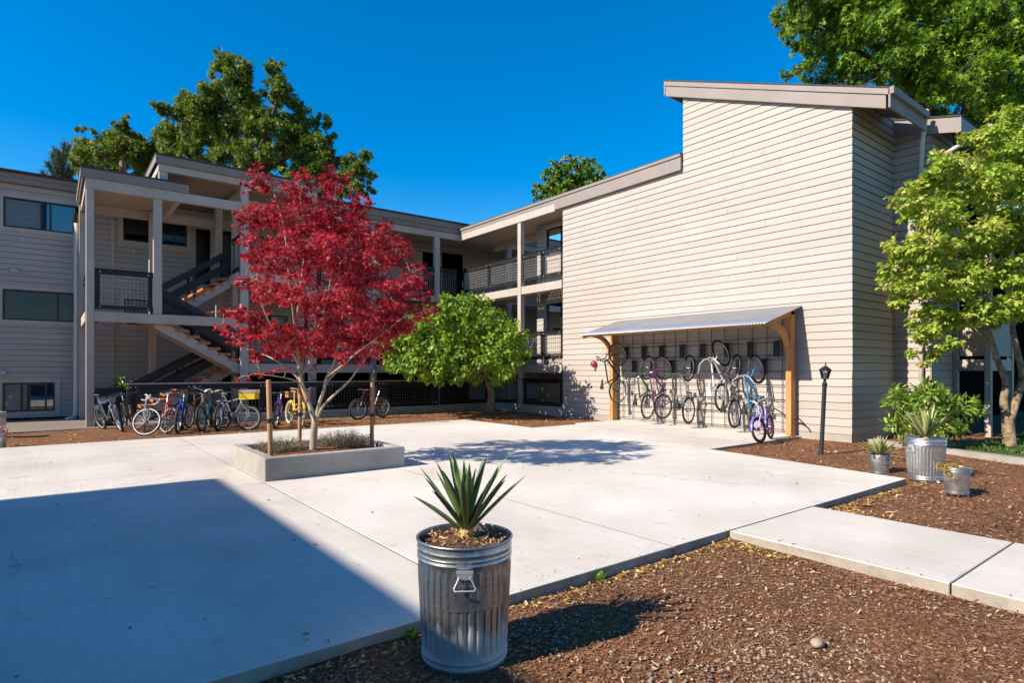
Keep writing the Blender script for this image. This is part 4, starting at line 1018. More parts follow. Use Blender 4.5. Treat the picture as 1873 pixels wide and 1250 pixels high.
# ------------------------------------------------------------------ galvanised cans
def can(name, p, r0, r1, h, m, label, cat, flutes=36, fl=(.14, .80), handles=True, hz=.70, face=None, group=None, bail=False, scale=1):
    """r0 base radius, r1 rim radius; fluted between the fl fractions of its height"""
    root = empty(name, p, label, cat, group)
    n = max(flutes * 6, 72); vs = []; fs = []
    prof = [(0, .0, 0)]
    rings = [0, .012, .03, .045, .06, .075, .09, .105, fl[0], fl[0] + .02, .3, .5, .65, fl[1] - .02, fl[1], .835, .85, .868, .885, .90, .915, .93, .95, .985]
    def off(t):
        o = 0
        for c_, w in ((.045, .012), (.09, .012), (.85, .012), (.885, .012), (.93, .014)): o += .0065 * math.exp(-((t - c_) / w) ** 2)
        return o
    for t in rings:
        base = r0 + (r1 - r0) * t
        k = min(1, max(0, (t - fl[0]) / .02)) * min(1, max(0, (fl[1] - t) / .02)) if flutes and t > fl[0] and t < fl[1] else 0
        for i in range(n):
            ph = (i % 6) / 6
            d = (0.0065 if .2 < ph < .8 else 0) * k
            a = 2 * math.pi * i / n; rr = base + off(t) + d - .003 * k; rr += .0028 * math.sin(2 * a + 3 * t) * min(1, t * 4) * min(1, (1 - t) * 4) - .006 * math.exp(-((a - 4.0) / .25) ** 2 - ((t - .55) / .12) ** 2) - .005 * math.exp(-((a - 3.3) / .2) ** 2 - ((t - .3) / .1) ** 2); vs.append((rr * math.cos(a), rr * math.sin(a), h * t))
    for j in range(len(rings) - 1):
        for i in range(n): l = (i + 1) % n; fs.append((j * n + i, j * n + l, (j + 1) * n + l, (j + 1) * n + i))
    b = MB(); b.add(vs, fs)
    nn = 48
    b.lathe([(r1 - .006, h * .985), (r0 + (r1 - r0) * .5, h * .5)], nn)            # inside face
    o = soft(b.build('body', m, root), 30)
    b = MB(); b.tube([((r1 + .002) * math.cos(2 * math.pi * i / nn), (r1 + .002) * math.sin(2 * math.pi * i / nn), h * .99) for i in range(nn)], .0085, 8, closed=True)
    b.build('rim', m, root, smooth=True)
    if handles:
        for s in (0, 180):
            a = R(face + s); q = Matrix.Rotation(a, 4, 'Z'); rr = r0 + (r1 - r0) * hz + .007
            b = MB(); f = lambda x, y, z: q @ Vector((rr + x, y, h * hz + z))
            for (ya, yb, za, zb) in ((-.042, .042, .045, .085), (-.046, .046, .078, .092)):
                b.hexa([f(0, ya, za), f(.014, ya, za), f(.014, yb, za), f(0, yb, za), f(0, ya, zb), f(.012, ya, zb), f(.012, yb, zb), f(0, yb, zb)])
            b.tube([f(.016, -.03, .058), f(.022, -.058, .0), f(.026, -.052, -.012), f(.026, .052, -.012), f(.022, .058, .0), f(.016, .03, .058)], .0048, 7)
            b.build('handle', M['chrome'], root)
    if bail:
        q = Matrix.Rotation(R(face or 0), 4, 'Z'); b = MB()
        b.tube([q @ Vector((0, (r1 + .01) * math.cos(a), h * .86 - .6 * r1 * math.sin(a)) ) + q @ Vector((r1 * .95 * math.sin(a), 0, 0)) for a in [math.pi * i / 10 for i in range(11)]], .004, 5); b.build('bail_handle', M['galv'], root)
    b = MB(); sl_ = .93 if flutes else .88; vs = [(0, 0, h * sl_ + .02)]; nr = 7; na = 30
    rs = r0 + (r1 - r0) * sl_ - .008
    for j in range(1, nr + 1):
        for i in range(na):
            a = 2 * math.pi * i / na; vs.append((rs * j / nr * math.cos(a), rs * j / nr * math.sin(a), h * sl_ + .03 * (1 - (j / nr) ** 2) + random.uniform(-.007, .007)))
    fs = [(0, 1 + i, 1 + (i + 1) % na) for i in range(na)] + [(1 + (j - 1) * na + i, 1 + j * na + i, 1 + j * na + (i + 1) % na, 1 + (j - 1) * na + (i + 1) % na) for j in range(1, nr) for i in range(na)]
    b.add(vs, fs); b.build('soil', M['soil'], root)
    return root
CANP = (*at(850, 900, 3.5)[:2], -.085)
ang = math.degrees(math.atan2(-CANP[1], -CANP[0]))
can('trash_can', CANP, .245, .274, .715, M['galvold'], 'tall fluted galvanised can with wire handle, holding a yucca in the foreground', 'planter can', face=ang + 0)
RC = (10.45, 3.28, -.06)
can('trash_can', RC, .225, .265, .64, M['galv'], 'bright fluted galvanised can with yucca at the plaza corner', 'planter can', face=ang + 100)
YB = (10.5, 3.93, -.06)
can('bucket', YB, .125, .155, .30, M['galv'], 'small galvanised bucket holding a spiky yucca by the lamp post', 'bucket', flutes=0, handles=False, bail=True, face=ang - 15)
SB = (9.62, 2.66, -.06)
can('bucket', SB, .135, .158, .35, M['galv'], 'small galvanised bucket of trailing yellow sedum in front of the bright can', 'bucket', flutes=0, handles=False, bail=True, face=ang + 10)
LC = (-1.12, 18.9, -.04)
can('bucket', LC, .22, .25, .62, M['galv'], 'galvanised can cut by the left edge of the photo', 'planter can', handles=False)
PK = (-.90, 16.5, -.04)
can('bucket', PK, .13, .155, .28, M['galv'], 'grey bucket with pink heather at the left edge of the photo', 'bucket', flutes=0, handles=False)
# ------------------------------------------------------------------ foliage
def fast(name, verts, faces_n, K, m, parent=None, tint=None, smooth=False):
    """verts (n*K, 3): n polygons of K own vertices each"""
    me = bpy.data.meshes.new(name); nv = len(verts); n = nv // K
    me.vertices.add(nv); me.vertices.foreach_set('co', np.ascontiguousarray(verts, dtype=np.float32).ravel())
    me.loops.add(nv); me.loops.foreach_set('vertex_index', np.arange(nv, dtype=np.int32))
    me.polygons.add(n); me.polygons.foreach_set('loop_start', np.arange(0, nv, K, dtype=np.int32))
    try: me.polygons.foreach_set('loop_total', np.full(n, K, dtype=np.int32))
    except Exception: pass
    if tint is not None:
        a = me.attributes.new('tint', 'FLOAT', 'POINT'); a.data.foreach_set('value', np.repeat(tint, K).astype(np.float32))
    me.materials.append(m); me.update(calc_edges=True); me.validate()
    o = bpy.data.objects.new(name, me); COL.objects.link(o)
    if parent: o.parent = parent
    return o
LEAF = {
    'oval': np.array([(0, 0, 0), (.3, .2, .05), (.65, .2, .03), (1, 0, -.12), (.65, -.2, .03), (.3, -.2, .05)]),
    'lance': np.array([(0, 0, 0), (.35, .13, .04), (.7, .12, .02), (1, 0, -.1), (.7, -.12, .02), (.35, -.13, .04)]),
    'round': np.array([(0, 0, 0), (.25, .34, .06), (.7, .27, .03), (1, 0, -.12), (.7, -.27, .03), (.25, -.34, .06)]),
    'star': np.array([(0, 0, 0), (-.12, .42, -.04), (.16, .16, 0), (.42, .6, -.1), (.38, .14, .02), (1, 0, -.16), (.38, -.14, .02), (.42, -.6, -.1), (.16, -.16, 0), (-.12, -.42, -.04)]),
    'chip': np.array([(0, -.16, 0), (1, -.12, .1), (.95, .14, .12), (.05, .18, .02)]),
    'needle': np.array([(0, -.05, 0), (1, 0, .05), (0, .05, 0)]),
}
def orient(pts, size, tip, nrm, shape):
    T = LEAF[shape]; K = len(T)
    tip = tip / (np.linalg.norm(tip, axis=1, keepdims=True) + 1e-9)
    side = np.cross(nrm, tip); side /= (np.linalg.norm(side, axis=1, keepdims=True) + 1e-9)
    nn = np.cross(tip, side)
    V = pts[:, None, :] + size[:, None, None] * (T[None, :, 0:1] * tip[:, None] + T[None, :, 1:2] * side[:, None] + T[None, :, 2:3] * nn[:, None])
    return V.reshape(-1, 3), K
def rnd_dirs(n):
    v = rng.normal(size=(n, 3)); return v / np.linalg.norm(v, axis=1, keepdims=True)
def foliage(name, m, parent, clumps, n, size, shape, subs=14, srad=.32, up=.8, droop=.3, squash=.8, shell=2.2, flat=1.0, tintfn=None):
    """clumps: (x, y, z, r) balls, each holding sprays of leaves; n leaves in all"""
    vol = np.array([c[3] ** 2.2 for c in clumps]); cnt = np.maximum(8, (n * vol / vol.sum()).astype(int))
    PT, OUT, TT = [], [], []; twigs = []
    for c, k in zip(clumps, cnt):
        ns = max(3, int(subs * (c[3] / np.mean([q[3] for q in clumps])) ** 1.3))
        sc = rnd_dirs(ns) * (rng.random((ns, 1)) ** (1 / shell)) * c[3]; sc[:, 2] *= squash
        twigs += [(np.array(c[:3]), np.array(c[:3]) + s) for s in sc]
        which = rng.integers(0, ns, k)
        d = rnd_dirs(k) * (rng.random((k, 1)) ** .5) * c[3] * srad; d[:, 2] *= flat
        PT.append(np.array(c[:3]) + sc[which] + d); OUT.append(sc[which] / c[3] + d / c[3] * .7)
        TT.append(np.clip(.5 + (rng.random(ns)[which] - .5) * .5 + rng.normal(size=k) * .2, 0, 1))
    P_ = np.concatenate(PT); O_ = np.concatenate(OUT); t_ = np.concatenate(TT); k = len(P_)
    tip = O_ + rnd_dirs(k) * .8; tip[:, 2] -= droop
    nrm = rnd_dirs(k) * .75; nrm[:, 2] += up; nrm += O_ * .35
    V, K = orient(P_, size * rng.uniform(.65, 1.25, k), tip, nrm, shape)
    return fast(name, V, None, K, m, parent, t_), twigs
def limb(b, p, q, r0, r1, bend=.12, n=6, sag=0):
    p, q = Vector(p), Vector(q); L = (q - p).length
    w = Vector((random.uniform(-1, 1), random.uniform(-1, 1), random.uniform(-.4, .8))) * bend * L
    pts = []
    for i in range(n + 1):
        t = i / n; pts.append(p.lerp(q, t) + w * math.sin(math.pi * t) + Vector((random.uniform(-1, 1), random.uniform(-1, 1), random.uniform(-1, 1))) * L * .012 * (0 < i < n))
    b.tube(pts, [r0 + (r1 - r0) * i / n for i in range(n + 1)], 7)
    return pts
def px_clumps(lst, d, depth=0.0, copies=1, jit=.15):
    """(px, py, r_px[, dd]) seen at distance d become balls with real depth; copies spread over +-depth"""
    out = []
    for c in lst:
        dd = c[3] if len(c) > 3 else 0
        for k in range(copies):
            o = (0 if copies == 1 else -depth + 2 * depth * k / (copies - 1)) + random.uniform(-jit, jit)
            D_ = d + dd + o; p = at(c[0], c[1], d + dd); q = at(c[0], c[1], D_)
            p = p + (q - p) * np.array([1, 1, .35]) if copies > 1 else q
            out.append((*p, c[2] / F * d))
    return out
def tree(name, label, cat, base, leafmat, barkmat, limbs, clumps, n, size, shape, group=None, twigr=.006, trunk=None, maxtw=260, **kw):
    """limbs: list of (points, r0, r1) main stems in world space"""
    root = empty(name, base, label, cat, group)
    b = MB(); nodes_ = []
    for pts, r0, r1 in limbs:
        m_ = len(pts); rr = [r0 + (r1 - r0) * i / (m_ - 1) for i in range(m_)]
        fine = []; fr = []
        for i in range(m_ - 1):
            for k in range(4):
                t = k / 4; a0 = Vector(pts[max(i - 1, 0)]); a1 = Vector(pts[i]); a2 = Vector(pts[i + 1]); a3 = Vector(pts[min(i + 2, m_ - 1)])
                q = .5 * ((2 * a1) + (a2 - a0) * t + (2 * a0 - 5 * a1 + 4 * a2 - a3) * t * t + (3 * a1 - a0 - 3 * a2 + a3) * t ** 3)
                fine.append(q); fr.append(rr[i] + (rr[i + 1] - rr[i]) * t)
        fine.append(Vector(pts[-1])); fr.append(rr[-1])
        b.tube(fine, fr, 10)
        nodes_ += [(p, r) for p, r in list(zip(fine, fr))[2:]]
    fo, tw = foliage('crown', leafmat, None, clumps, n, size, shape, **kw); rel(fo, root)
    for c in sorted(clumps, key=lambda c: min((q[0] - Vector(c[:3])).length for q in nodes_)):
        cc = Vector(c[:3]); best = min(nodes_, key=lambda q: (q[0] - cc).length + (0.0 if q[0].z < cc.z else .4 * (q[0].z - cc.z)))
        pts = limb(b, best[0], cc, min(best[1] * .6, .03 + .02 * c[3]), twigr * 1.3, .10)
        nodes_ += [(p, twigr * 2.6) for p in pts[2:]]
    random.shuffle(tw)
    for (p, q) in tw[:maxtw]: limb(b, p, q, twigr, twigr * .4, .12, 3)
    rel(b.build('trunk', barkmat, None, smooth=True), root)
    return root
L = {}
L['maple'] = tintmat('crimson_maple_leaf', [(0, (.10, .005, .012)), (.5, (.31, .019, .036)), (1, (.60, .12, .14))], 0.5, .42, spec=.2, tcol=(1.6, .55, .6))
L['green'] = tintmat('bright_green_leaf', [(0, (.05, .13, .012)), (.5, (.165, .285, .028)), (1, (.34, .44, .06))], .5, .35, spec=.3)
L['dog'] = tintmat('yellow_green_leaf', [(0, (.15, .26, .03)), (.5, (.33, .45, .065)), (.78, (.48, .53, .12)), (1, (.62, .46, .25))], .55, .38, spec=.25)
L['oak'] = tintmat('dark_green_leaf', [(0, (.04, .085, .014)), (.6, (.13, .20, .030)), (1, (.30, .35, .07))], .5, .3, spec=.25)
L['oak2'] = tintmat('mid_green_leaf', [(0, (.035, .10, .010)), (.6, (.13, .24, .02)), (1, (.36, .48, .04))], .5, .35, spec=.25)
L['pine'] = tintmat('pine_needles', [(0, (.04, .085, .045)), (1, (.14, .19, .09))], .6)
L['rhodo'] = tintmat('rhododendron_leaf', [(0, (.05, .11, .016)), (.5, (.15, .26, .03)), (1, (.40, .48, .06))], .35, .22, spec=.5)
L['yucca'] = tintmat('yucca_leaf', [(0, (.075, .13, .05)), (.6, (.16, .235, .085)), (1, (.36, .39, .16))], .45, .08, nscale=30)
L['yucca2'] = tintmat('variegated_yucca_leaf', [(0, (.10, .15, .05)), (.5, (.30, .33, .12)), (1, (.52, .49, .24))], .5, .1)
L['heath'] = tintmat('grey_green_heather', [(0, (.10, .14, .05)), (.7, (.25, .29, .13)), (.75, (.26, .13, .15)), (1, (.40, .20, .26))], .7)
L['dead'] = tintmat('fallen_leaf', [(0, (.16, .075, .02)), (.5, (.42, .27, .05)), (1, (.62, .47, .13))], .7)
L['chip'] = tintmat('wood_chip', [(0, (.11, .048, .024)), (.4, (.24, .115, .06)), (.7, (.40, .225, .11)), (1, (.60, .45, .29))], .85, spec=.2)
L['pebble'] = tintmat('pebble', [(0, (.12, .09, .065)), (.5, (.25, .19, .14)), (1, (.42, .35, .27))], .7, spec=.3)
L['sedum'] = tintmat('sedum_leaf', [(0, (.16, .15, .02)), (.6, (.40, .33, .04)), (1, (.42, .12, .05))], .5)
L['pinkh'] = tintmat('pink_heather_flower', [(0, (.30, .16, .10)), (1, (.62, .36, .33))], .7)

# --- red maple
MD = 9.68
def mp_(px, py, dd=0): return tuple(at(px, py, MD + dd))
ml = [([mp_(573, 829), mp_(574, 795), mp_(577, 765)], .062, .052),
      ([mp_(576, 772), mp_(566, 742), mp_(556, 715), mp_(549, 690), mp_(546, 660, .05), mp_(541, 610, .1), mp_(548, 540, .1), mp_(556, 470, .1)], .042, .010),
      ([mp_(578, 770), mp_(583, 742), mp_(592, 715), mp_(598, 690), mp_(612, 660, -.1), mp_(622, 610, -.2), mp_(632, 540, -.3)], .032, .008),
      ([mp_(579, 768), mp_(590, 745), mp_(612, 722), mp_(636, 700), mp_(655, 675, .1), mp_(680, 640, .2), mp_(705, 590, .3)], .027, .007),
      ([mp_(553, 702), mp_(535, 682), mp_(512, 664), mp_(485, 650, .2), mp_(455, 640, .3), mp_(425, 612, .4)], .019, .005),
      ([mp_(547, 668), mp_(530, 640, -.2), mp_(505, 610, -.4), mp_(480, 560, -.6), mp_(470, 500, -.6)], .02, .006),
      ([mp_(549, 690), mp_(563, 655, .3), mp_(578, 610, .5), mp_(600, 540, .7), mp_(610, 450, .7)], .022, .006),
      ([mp_(594, 705), mp_(606, 690, .3), mp_(640, 655, .6), mp_(672, 610, .9), mp_(700, 540, .9)], .019, .005),
      ([mp_(598, 690), mp_(622, 672, -.3), mp_(660, 640, -.7), mp_(700, 610, -.9), mp_(745, 575, -1.0)], .018, .005),
      ([mp_(541, 610), mp_(530, 520, -.3), mp_(520, 420, -.4), mp_(500, 350, -.2)], .018, .006),
      ([mp_(556, 470), mp_(552, 400), mp_(548, 340)], .012, .005),
      ([mp_(556, 705), mp_(535, 695, -.1), mp_(500, 688, -.3), mp_(460, 684, -.4)], .013, .005)]
mc = px_clumps([(480, 336, 22), (470, 318, 14), (545, 342, 34), (612, 338, 30), (655, 380, 28), (480, 390, 34), (540, 402, 48), (605, 400, 48), (650, 425, 38), (695, 440, 34)], MD, .35, 2) \
   + px_clumps([(490, 462, 38), (550, 470, 52), (620, 475, 52), (685, 490, 42), (735, 470, 24), (752, 512, 30), (715, 545, 42), (640, 545, 52), (565, 545, 46), (500, 535, 40), (672, 590, 46), (730, 585, 36)], MD, .95, 2, .25) \
   + px_clumps([(462, 470, 22), (455, 520, 20), (438, 575, 24), (465, 590, 30), (440, 620, 20), (412, 604, 14), (490, 612, 34), (545, 612, 34), (600, 605, 38), (640, 625, 30), (775, 570, 22), (775, 540, 20), (700, 625, 26), (660, 655, 16, .4), (610, 640, 22, .5), (520, 640, 18, -.3), (560, 650, 20, .5), (630, 655, 18, -.5), (590, 630, 30, .7), (540, 640, 26, .6), (500, 640, 22, .3), (470, 650, 16, 0), (670, 640, 24, .8), (700, 610, 26, -.4), (448, 340, 10), (440, 405, 14), (432, 395, 8), (450, 440, 14), (408, 572, 8), (398, 600, 8), (700, 415, 16), (725, 440, 14), (795, 565, 12)], MD, .3, 2) \
   + px_clumps([(478, 682, 11, -.3), (455, 688, 9, -.35), (500, 678, 10, -.3), (522, 673, 9, -.2), (437, 692, 6, -.4), (690, 655, 12, .5), (705, 640, 14, .6), (575, 673, 9, .4), (430, 515, 6), (448, 508, 8), (420, 572, 7), (385, 571, 5)], MD)
tree('maple_tree', 'crimson japanese maple with pale forked stems in the concrete planter', 'tree', ground(573, 829, .27), L['maple'], M['palebark'], ml, mc, 34000, .058, 'star', twigr=.0032, subs=17, srad=.33, up=1.0, droop=.45, squash=.75, flat=.5, maxtw=750)

# --- round green tree in the corner
gb = Vector((13.0, 18.2, -.05)); gd = 20.6
gl = [([tuple(gb), tuple(at(899, 725, 22.3)), tuple(at(893, 700, 22.0)), tuple(at(880, 670, 21.6)), tuple(at(860, 630, 21))], .17, .06),
      ([tuple(at(893, 700, 22.0)), tuple(at(915, 670, 21.6)), tuple(at(930, 640, 21.2))], .07, .03), ([tuple(at(885, 682, 21.8)), tuple(at(840, 660, 20.6)), tuple(at(780, 650, 20))], .07, .03), ([tuple(at(893, 700, 22.0)), tuple(at(870, 680, 20.5)), tuple(at(850, 665, 19.3))], .06, .03)]
gc = px_clumps([(745, 632, 34), (728, 655, 28), (790, 600, 42), (840, 580, 40), (890, 592, 40), (925, 622, 34), (942, 645, 26), (790, 650, 42), (850, 635, 46), (905, 660, 36), (745, 672, 24), (850, 680, 26), (800, 682, 24), (815, 562, 20), (870, 562, 22), (710, 640, 16), (770, 618, 24)], gd, 1.5, 3, .25) + px_clumps([(930, 690, 12), (905, 690, 18), (868, 692, 12), (770, 690, 12), (712, 668, 12), (960, 640, 12), (955, 612, 10), (835, 550, 12)], gd, .6, 2)
tree('round_tree', 'rounded bright green tree with a leaning dark trunk in the corner of the galleries', 'tree', gb, L['green'], M['bark'], gl, gc, 21000, .135, 'round', twigr=.012, subs=16, srad=.34, up=.9, droop=.75, squash=.85, maxtw=120)

# --- pale green dogwood at right
dd_ = 12.5
tb = ground(1847, 819, .0)
def dp(px, py, o=0): return tuple(at(px, py, dd_ + o))
dl = [([tuple(tb), dp(1845, 790), dp(1843, 760)], .125, .11),
      ([dp(1844, 775), dp(1836, 735), dp(1840, 700), dp(1825, 660), dp(1810, 610), dp(1790, 540, .3), dp(1770, 440, .3)], .085, .03),
      ([dp(1846, 775), dp(1858, 735), dp(1870, 690), dp(1860, 640), dp(1852, 590), dp(1865, 500, -.3), dp(1860, 380, -.3)], .085, .03),
      ([dp(1866, 700), dp(1885, 660, .2), dp(1905, 600, .4), dp(1920, 480, .4)], .06, .03),
      ([dp(1800, 580), dp(1750, 530, -.5), dp(1690, 500, -.8), dp(1640, 490, -1)], .04, .012), ([dp(1812, 620), dp(1770, 590, -.3), dp(1725, 590, -.5), dp(1690, 625, -.6)], .03, .01), ([dp(1790, 540), dp(1740, 450, .4), dp(1690, 390, .6)], .035, .012)]
dcl = [(1835, 240, 32), (1790, 280, 34), (1870, 290, 50), (1730, 320, 40), (1800, 350, 50), (1690, 345, 30), (1660, 375, 26), (1720, 400, 40), (1850, 400, 50), (1780, 440, 50), (1700, 460, 38), (1650, 470, 26), (1632, 455, 14), (1625, 500, 18), (1680, 520, 40), (1750, 520, 50), (1830, 500, 50), (1650, 550, 22), (1615, 520, 10), (1720, 580, 36), (1790, 575, 40), (1860, 565, 40), (1690, 610, 24), (1735, 630, 18), (1705, 650, 14), (1668, 645, 12), (1690, 665, 8), (1662, 500, 22), (1900, 340, 50), (1910, 450, 55), (1900, 540, 40), (1850, 215, 14), (1665, 590, 10)]
dc = px_clumps(dcl, dd_, .8, 2, .3)
tree('dogwood_tree', 'yellow green flowering tree with twin mottled trunks at the right edge', 'tree', tb, L['dog'], M['mossbark'], dl, dc, 46000, .088, 'round', twigr=.008, subs=22, srad=.34, up=1.1, droop=.45, squash=.55, flat=.5, maxtw=200)

# --- big trees beyond the roofs
d1 = 36
b1 = at(462, 330, d1); b1[2] = 0
def q1(px, py, o=0): return tuple(at(px, py, d1 + o))
l1 = [([tuple(b1), q1(462, 450), q1(460, 330), q1(455, 250), q1(440, 170), q1(430, 140)], .5, .08), ([q1(460, 320), q1(478, 270), q1(488, 240), q1(505, 190), q1(508, 150)], .2, .06), ([q1(461, 330), q1(420, 270), q1(370, 230), q1(330, 215)], .2, .05), ([q1(462, 330), q1(520, 290), q1(580, 270), q1(640, 310)], .2, .05), ([q1(461, 350), q1(400, 310), q1(320, 290)], .2, .05)]
c1 = px_clumps([(a, b + 7, r * .82) for a, b, r in [(475, 230, 26), (460, 260, 26), (400, 215, 28), (500, 255, 26), (480, 300, 28), (450, 310, 26), (425, 140, 26), (445, 165, 30), (405, 165, 24), (440, 205, 36), (385, 195, 28), (505, 150, 18), (515, 180, 26), (535, 200, 22), (495, 190, 16), (340, 195, 22), (330, 218, 26), (370, 225, 34), (292, 222, 16), (315, 248, 30), (360, 262, 32), (410, 250, 34), (555, 225, 24), (540, 250, 34), (590, 235, 20), (600, 255, 16), (580, 275, 34), (550, 300, 30), (600, 300, 24), (640, 305, 24), (665, 300, 16), (665, 325, 18), (630, 330, 20), (520, 280, 18), (440, 285, 24), (345, 290, 26), (680, 325, 10), (585, 325, 26), (652, 348, 12), (415, 120, 10), (500, 135, 9), (305, 290, 20), (397, 300, 24), (495, 310, 16)]], d1, 2.5, 2, 1.0)
tree('sweetgum_tree', 'tall dark green tree with forked limbs beyond the stair tower', 'tree', b1, L['oak'], M['darkbark'], l1, c1, 60000, .205, 'star', twigr=.03, subs=13, srad=.42, up=.5, droop=.55, squash=.85, maxtw=150)
d2 = 40; b2 = at(225, 400, d2); b2[2] = 0
c2 = px_clumps([(155, 275, 18), (165, 295, 24), (150, 300, 16), (200, 262, 14), (225, 245, 14), (235, 258, 18), (205, 285, 26), (240, 285, 28), (275, 280, 22), (185, 265, 12), (265, 310, 22), (145, 250, 8), (170, 250, 8), (228, 232, 8), (255, 258, 10), (280, 300, 24)], d2, 1.8, 2, .8)
tree('sweetgum_tree', 'lower dark green tree between the pine and the tall forked tree', 'tree', b2, L['oak'], M['bark'], [([tuple(b2), tuple(at(225, 330, d2)), tuple(at(222, 270, d2))], .35, .08), ([tuple(at(225, 330, d2)), tuple(at(170, 290, d2))], .15, .05)], c2, 16000, .21, 'star', twigr=.03, subs=13, srad=.42, up=.5, droop=.55, maxtw=60)
d3 = 32; b3 = at(1040, 500, d3); b3[2] = 0
c3 = px_clumps([(1040, 300, 10), (1020, 312, 12), (1060, 305, 12), (1082, 318, 12), (1035, 325, 18), (1060, 328, 18), (1010, 335, 14), (990, 352, 9), (1095, 330, 9), (1000, 345, 10), (1030, 350, 20), (975, 425, 9), (985, 432, 9), (1078, 340, 18), (1050, 295, 7), (1000, 318, 9), (1012, 300, 6), (1080, 300, 7), (1092, 312, 7), (985, 345, 7), (1105, 320, 6), (1030, 293, 5), (1068, 292, 5), (982, 356, 5)], d3, .8, 2, .4)
tree('walnut_tree', 'small drooping green tree top peeping over the sunlit wing roof', 'tree', b3, L['oak2'], M['bark'], [([tuple(b3), tuple(at(1040, 400, d3)), tuple(at(1042, 330, d3))], .25, .06)], c3, 12000, .22, 'lance', twigr=.02, subs=7, srad=.26, up=.5, droop=1.3, maxtw=60)
d4 = 24; b4 = at(1790, 640, d4 + 2); b4[2] = 0
def q4(px, py, o=0): return tuple(at(px, py, d4 + o))
l4 = [([tuple(b4), q4(1790, 420, 2), q4(1780, 250, 1), q4(1770, 100, 1), q4(1760, -100, 1)], .5, .12), ([q4(1785, 300, 1), q4(1700, 200), q4(1600, 110), q4(1480, 60)], .22, .04), ([q4(1780, 200, 1), q4(1850, 100), q4(1930, 20)], .22, .05), ([q4(1775, 150, 1), q4(1650, 50), q4(1520, -10)], .18, .04)]
c4 = px_clumps([(1450, 8, 34), (1490, 25, 36), (1430, 0, 24), (1560, 90, 40), (1580, 60, 40), (1530, 50, 36), (1460, 40, 20), (1500, 110, 30), (1660, 170, 24), (1500, 60, 34), (1450, 75, 16), (1440, 100, 16), (1475, 95, 22), (1540, 90, 40), (1560, 30, 50), (1520, 140, 16), (1545, 148, 14), (1600, 100, 44), (1640, 40, 60), (1620, 140, 22), (1600, 160, 12), (1680, 100, 56), (1650, 160, 30), (1720, 40, 60), (1700, 180, 40), (1760, 110, 60), (1800, 40, 60), (1740, 210, 30), (1790, 190, 44), (1850, 100, 60), (1870, 20, 60), (1850, 190, 44), (1680, 140, 40), (1730, 150, 50), (1810, 140, 50), (1700, 200, 26), (1600, -40, 60), (1700, -60, 70), (1800, -70, 80), (1500, -30, 40), (1420, 5, 12), (1760, 230, 26), (1900, 240, 50), (1830, 240, 34), (1920, 120, 70), (1630, 175, 16)], d4, 2.6, 2, 1.2) \
   + px_clumps([(1790, 10, 30), (1850, 20, 30), (1820, 0, 30), (1855, 55, 14)], d4 - 6)
tree('oak_tree', 'huge leafy tree filling the top right corner behind the sunlit wing', 'tree', b4, L['oak2'], M['darkbark'], l4, c4, 68000, .19, 'star', twigr=.02, subs=17, srad=.36, up=.5, droop=.6, squash=.8, maxtw=150)
# pine
d5 = 46; b5 = at(112, 420, d5); b5[2] = 0
root = empty('pine_tree', b5, 'young grey green pine with upright candles above the left roof', 'tree')
b = MB(); b.tube([tuple(b5), tuple(at(112, 330, d5)), tuple(at(115, 272, d5))], [.22, .12, .03], 7); PTS = []; DIR = []
for (x0, y0, x1, y1) in ((112, 335, 88, 300), (112, 330, 96, 285), (114, 318, 100, 272), (114, 320, 118, 262), (114, 300, 127, 268), (113, 340, 78, 315), (113, 335, 140, 300), (114, 330, 135, 285), (113, 345, 100, 318), (114, 312, 108, 278), (114, 345, 130, 318), (113, 350, 80, 328)):
    p = np.array(at(x0, y0, d5 + random.uniform(-.5, .5))); q = np.array(at(x1, y1, d5 + random.uniform(-1, 1)))
    mid = (p + q) / 2 + np.array([0, 0, -.35]); b.tube([tuple(p), tuple(mid), tuple(q)], [.05, .035, .015], 5)
    for k in range(480):
        t = random.random() ** .8; c = (1 - t) ** 2 * p + 2 * t * (1 - t) * mid + t * t * q
        PTS.append(c); v = rng.normal(size=3) * .55 + (q - mid) / np.linalg.norm(q - mid) * .8; DIR.append(v)
rel(b.build('trunk', M['darkbark'], None, smooth=True), root)
PTS = np.array(PTS); DIR = np.array(DIR); n = len(PTS)
V, K = orient(PTS, rng.uniform(.3, .55, n), DIR, rnd_dirs(n), 'lance'); V, K = orient(PTS, rng.uniform(.35, .6, n), DIR, rnd_dirs(n), 'needle')
rel(fast('crown', V, None, K, L['pine'], None, rng.random(n)), root)
# shaded trees at the far right
for i, (px, d, zc, r, lab) in enumerate(((1830, 30, 2.4, 3.0, 'dark shaded tree behind the twin trunks at right'), (1905, 27, 2.2, 3.0, 'dark shaded tree cut by the right edge of the photo'), (1765, 34, 2.6, 2.4, 'dark shaded tree glimpsed between balcony and twin trunks'))):
    p = at(px, 677, d); bs_ = (p[0], p[1], 0)
    cl = [(p[0] + random.uniform(-r, r) * .8, p[1] + random.uniform(-r, r) * .8, zc + random.uniform(-1.8, 2.6), random.uniform(.9, 1.5)) for _ in range(22)]
    tree('background_tree', lab, 'tree', bs_, L['oak'], M['darkbark'], [([bs_, (p[0], p[1], 1.5), (p[0] + .2, p[1], 3.5)], .25, .12)], cl, 5200, .30, 'oval', twigr=.02, subs=14, srad=.45, up=.5, maxtw=30, group=None)

